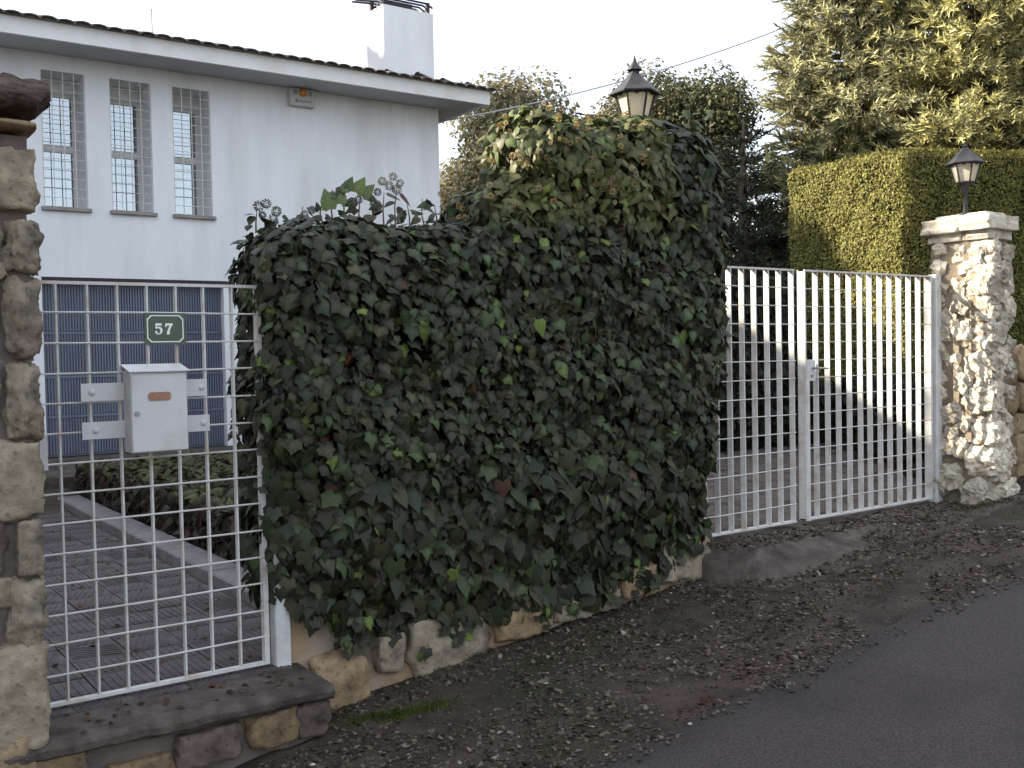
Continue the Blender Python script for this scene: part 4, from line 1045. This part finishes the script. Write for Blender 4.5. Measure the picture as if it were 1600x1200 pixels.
tree(11.9, 9.6, .3, 4.6, 1.1, 'yellowish shrubby tree low beside the house corner behind the ivy', ((.30, .24, .09), (.17, .15, .06)), 26000, .10, 2)
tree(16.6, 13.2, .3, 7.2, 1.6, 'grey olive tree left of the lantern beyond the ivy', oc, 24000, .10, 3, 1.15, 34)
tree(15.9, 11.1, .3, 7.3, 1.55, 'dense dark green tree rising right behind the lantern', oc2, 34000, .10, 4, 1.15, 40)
tree(20.5, 13.5, .3, 4.6, 1.7, 'dark tree far back between the lantern tree and the conifer', oc2, 10000, .13, 5)
tree(26, 12, .6, 8.5, 3.0, 'large dim tree far behind the conifers', oc2, 12000, .2, 6)

# ------------------------------------------------------------------ litter, gravel, moss, weeds on the verge
def on_verge(n, ylo=-1.75, yhi=-.06, xlo=.2, xhi=9.0):
    X = rng.uniform(xlo, xhi, n); Y = rng.uniform(ylo, yhi, n); return X, Y
def verge_z(X, Y):
    z = z_ground(X, Y)
    nn = np.array([noise.noise(Vector((a*3.1, b_*3.1, 0)))*.022+noise.noise(Vector((a*13, b_*13, 3)))*.016 for a, b_ in zip(X, Y)])
    z = z+nn*smooth((Y+1.62)/.15)*smooth((.0-Y)/.12)
    onr = (X > 4.9) & (X < 8.0) & (Y > -.36)
    z = np.where(onr, np.maximum(z, .302), z)
    z = np.where((X > 4.9) & (X < 8.0) & (Y <= -.36) & (Y > -.75), z+.04, z)
    return np.where(Y < -1.6, z_street(X)+.03, z)
n = 24000; X, Y = on_verge(n)
dens = np.array([noise.noise(Vector((a*1.3, b_*2.0, 7))) for a, b_ in zip(X, Y)])
k_ = (dens > -.15) | (Y > -.35); k_ &= (Y > -1.58) | (rng.random(n) < .25); k_ &= ~((X < 2.1) & (Y > -.44)); X, Y = X[k_], Y[k_]
X = np.concatenate([X, rng.normal(3.98, .13, 90), rng.normal(3.41, .1, 70), rng.normal(5.9, .25, 60)]); Y = np.concatenate([Y, rng.normal(-1.40, .03, 90), rng.normal(-1.48, .03, 70), rng.normal(-1.42, .05, 60)]); npch = 220
P = np.column_stack([X, Y, verge_z(X, Y)+.004]); n = len(P)
C = np.array([.078, .060, .045])*rng.uniform(.3, 1.9, (n, 1)); q = rng.random(n) < .04; C[q] = np.array([.065, .032, .024])*rng.uniform(.6, 1.2, (q.sum(), 1)); q = rng.random(n) < .04; C[q] = np.array([.20, .18, .15])*rng.uniform(.7, 1.3, (q.sum(), 1))
C[-npch:] = np.array([.07, .034, .026])*rng.uniform(.5, 1.3, (npch, 1))
N = np.array([0, 0, 1.])+rng.normal(0, .35, (n, 3))
tag(scatter('leaf_litter', T2, P, frames(N, rng.normal(0, 1, (n, 3))), rng.uniform(.008, .040, n), C, M['litter']), 'dry leaf litter scattered over the verge and ramp', 'litter', kind='stuff')
# pebbles
ico = bmesh.new(); bmesh.ops.create_icosphere(ico, subdivisions=1, radius=1); iv_ = np.array([v.co[:] for v in ico.verts])*[1, .8, .55]; if_ = np.array([[v.index for v in f.verts] for f in ico.faces]); ico.free()
n = 7000; X, Y = on_verge(n, -1.7); k_ = ~((X < 2.1) & (Y > -.44)); X, Y = X[k_], Y[k_]
P = np.column_stack([X, Y, verge_z(X, Y)]); n = len(P)
C = np.array([.075, .064, .054])*rng.uniform(.4, 1.8, (n, 1)); q = rng.random(n) < .012; C[q] = np.array([.36, .33, .28])*rng.uniform(.6, 1.2, (q.sum(), 1))
tag(scatter('gravel', (iv_, if_), P, frames(np.array([0, 0, 1.])+rng.normal(0, .2, (n, 3)), rng.normal(0, 1, (n, 3))), rng.uniform(.003, .010, n)**1.0*rng.choice([1, 1, 1, 1.8], n), C, M['litter']), 'small stones lying loose in the dirt of the verge', 'gravel', kind='stuff')
# grass blades and moss patches
n = 26000; X, Y = on_verge(n); g_ = np.array([noise.noise(Vector((a*.9, b_*1.6, 21))) for a, b_ in zip(X, Y)]); k_ = (g_ > .12) | (((np.abs(X-2.42) < .27) & (np.abs(Y+.42+.5*(X-2.42)) < .09))); k_ &= (Y > -1.56) & ~((X < 2.1) & (Y > -.46)) & ~((X > 4.9) & (Y > -.38)); X, Y = X[k_], Y[k_]; n = len(X)
mx_ = rng.normal(2.43, .12, 1500); X = np.concatenate([X, mx_]); Y = np.concatenate([Y, -.43-.5*(mx_-2.43)+rng.normal(0, .035, 1500)]); n = len(X)
P = np.column_stack([X, Y, verge_z(X, Y)]); C = np.array([.055, .060, .022])*rng.uniform(.6, 1.5, (n, 1))
mo = (np.abs(X-2.42) < .29) & (np.abs(Y+.42+.5*(X-2.42)) < .1); C[mo] = np.array([.065, .09, .018])*rng.uniform(.7, 1.3, (mo.sum(), 1))
bl = (np.array([(-.10, 0, 0), (.10, 0, 0), (0, .25, 1)]), np.array([(0, 1, 2)]))
tag(scatter('grass', bl, P, frames(np.array([0, 0, 1.])+rng.normal(0, .6, (n, 3)), rng.normal(0, 1, (n, 3))), rng.uniform(.012, .035, n), C, M['foliage']), 'sparse short grass and moss on the verge below the ivy', 'grass', kind='stuff')

# ------------------------------------------------------------------ unseen house and cypress rows added on the left, shaped to cast the shade
nb = empty('unseen_shade_house', (-8, 7, 0), 'plain unseen gabled house added left of the white house as a shade caster', 'house')
RK = (ESUN-.43)/KSUN; rz_ = lambda y: 1.74+ESUN*9.54+RK*(y-KSUN*9.54)  # rake pitched from the sun angle so its shadow edge crosses the gate
YA, YR, YB = -4.0, KSUN*11.95, 15.0; zB = rz_(YR)-RK*(YB-YR)
b = MB(); n_ = 0
for x in (-13.5, -4.3):
    b.v += [(x, YA+.3, -1.5), (x, YB-.3, -1.5), (x, YB-.3, zB-.35), (x, YR, rz_(YR)-.45), (x, YA+.3, rz_(YA)-.35)]
b.f += [(0, 1, 2, 3, 4), (9, 8, 7, 6, 5)]+[(k, (k+1) % 5, 5+(k+1) % 5, 5+k) for k in range(5)]
b.build('wall', M['render'], nb)
b = MB()
for x in (-14.0, -4.0):
    b.v += [(x, YA, rz_(YA)-.28), (x, YA, rz_(YA)), (x, YR, rz_(YR)), (x, YB, zB), (x, YB, zB-.28), (x, YR, rz_(YR)-.28)]
b.f += [(0, 1, 2, 5), (5, 2, 3, 4), (6, 11, 8, 7), (11, 10, 9, 8)]+[(k, (k+1) % 6, 6+(k+1) % 6, 6+k) for k in range(6)]
b.build('roof', M['rooftile'], nb)
for yy in (-2, 1.5, 5, 8.5, 12):
    for zz1 in (1.2, 4.0):
        f_ = MB().box(-4.32, -4.25, yy, yy+1.1, zz1, zz1+1.3).build('window', M['winframe'], nb)
        MB().box(-4.249, -4.24, yy+.08, yy+1.02, zz1+.08, zz1+1.22).build('pane', M['glass'], f_)
dc = [(.05, .06, .03), (.04, .05, .025)]
def screen(label, y0, y1, h): clipped('cypress_sun_blocker', label, [(-4, y0), (-4, y1), (-5, y1+KSUN), (-5, y0+KSUN)], h, 0, dc, 60, .4, fuzz=.04)  # added sun blockers, ends slanted along the rays to trim the light
screen('tall dense unseen cypress screen added to shade the driveway, left of the white house, beyond the gabled house', KSUN*12.02, 17.3, 12.6)
screen('middle unseen cypress screen added to block the sun on the left, level with the back of the white house', 18.9, 21.7, 14.9)
screen('very tall unseen cypress screen added to shade the lower conifers, farthest back on the left behind the white house', 21.75, 27.5, 18.6)
conifer(15.6, -2.2, .9, 9.0, 2.6, 'broad unseen conifer added off to the right of the lane to dim the clipped hedge', 'conifers behind the garden', dens=.35, tw=.5, zb=1.8)  # added out of view to cut sky light on the hedge front

n = 170; X = rng.uniform(.95, 2.3, n); Y = np.where(rng.random(n) < .3, rng.uniform(-.38, -.1, n), rng.uniform(.2, 5.5, n)); X = np.where((Y < 0) & (X > 2.0), 1.9, X)
P = np.column_stack([X, Y, np.where(Y < 0, .060, .064)]); C = np.array([.075, .042, .026])*rng.uniform(.4, 1.6, (n, 1))
tag(scatter('fallen_leaves', T2, P, frames(np.array([0, 0, 1.])+rng.normal(0, .25, (n, 3)), rng.normal(0, 1, (n, 3))), rng.uniform(.015, .045, n), C, M['litter']), 'scattered brown fallen leaves on the path and doorstep of the small gate', 'leaves', kind='stuff')
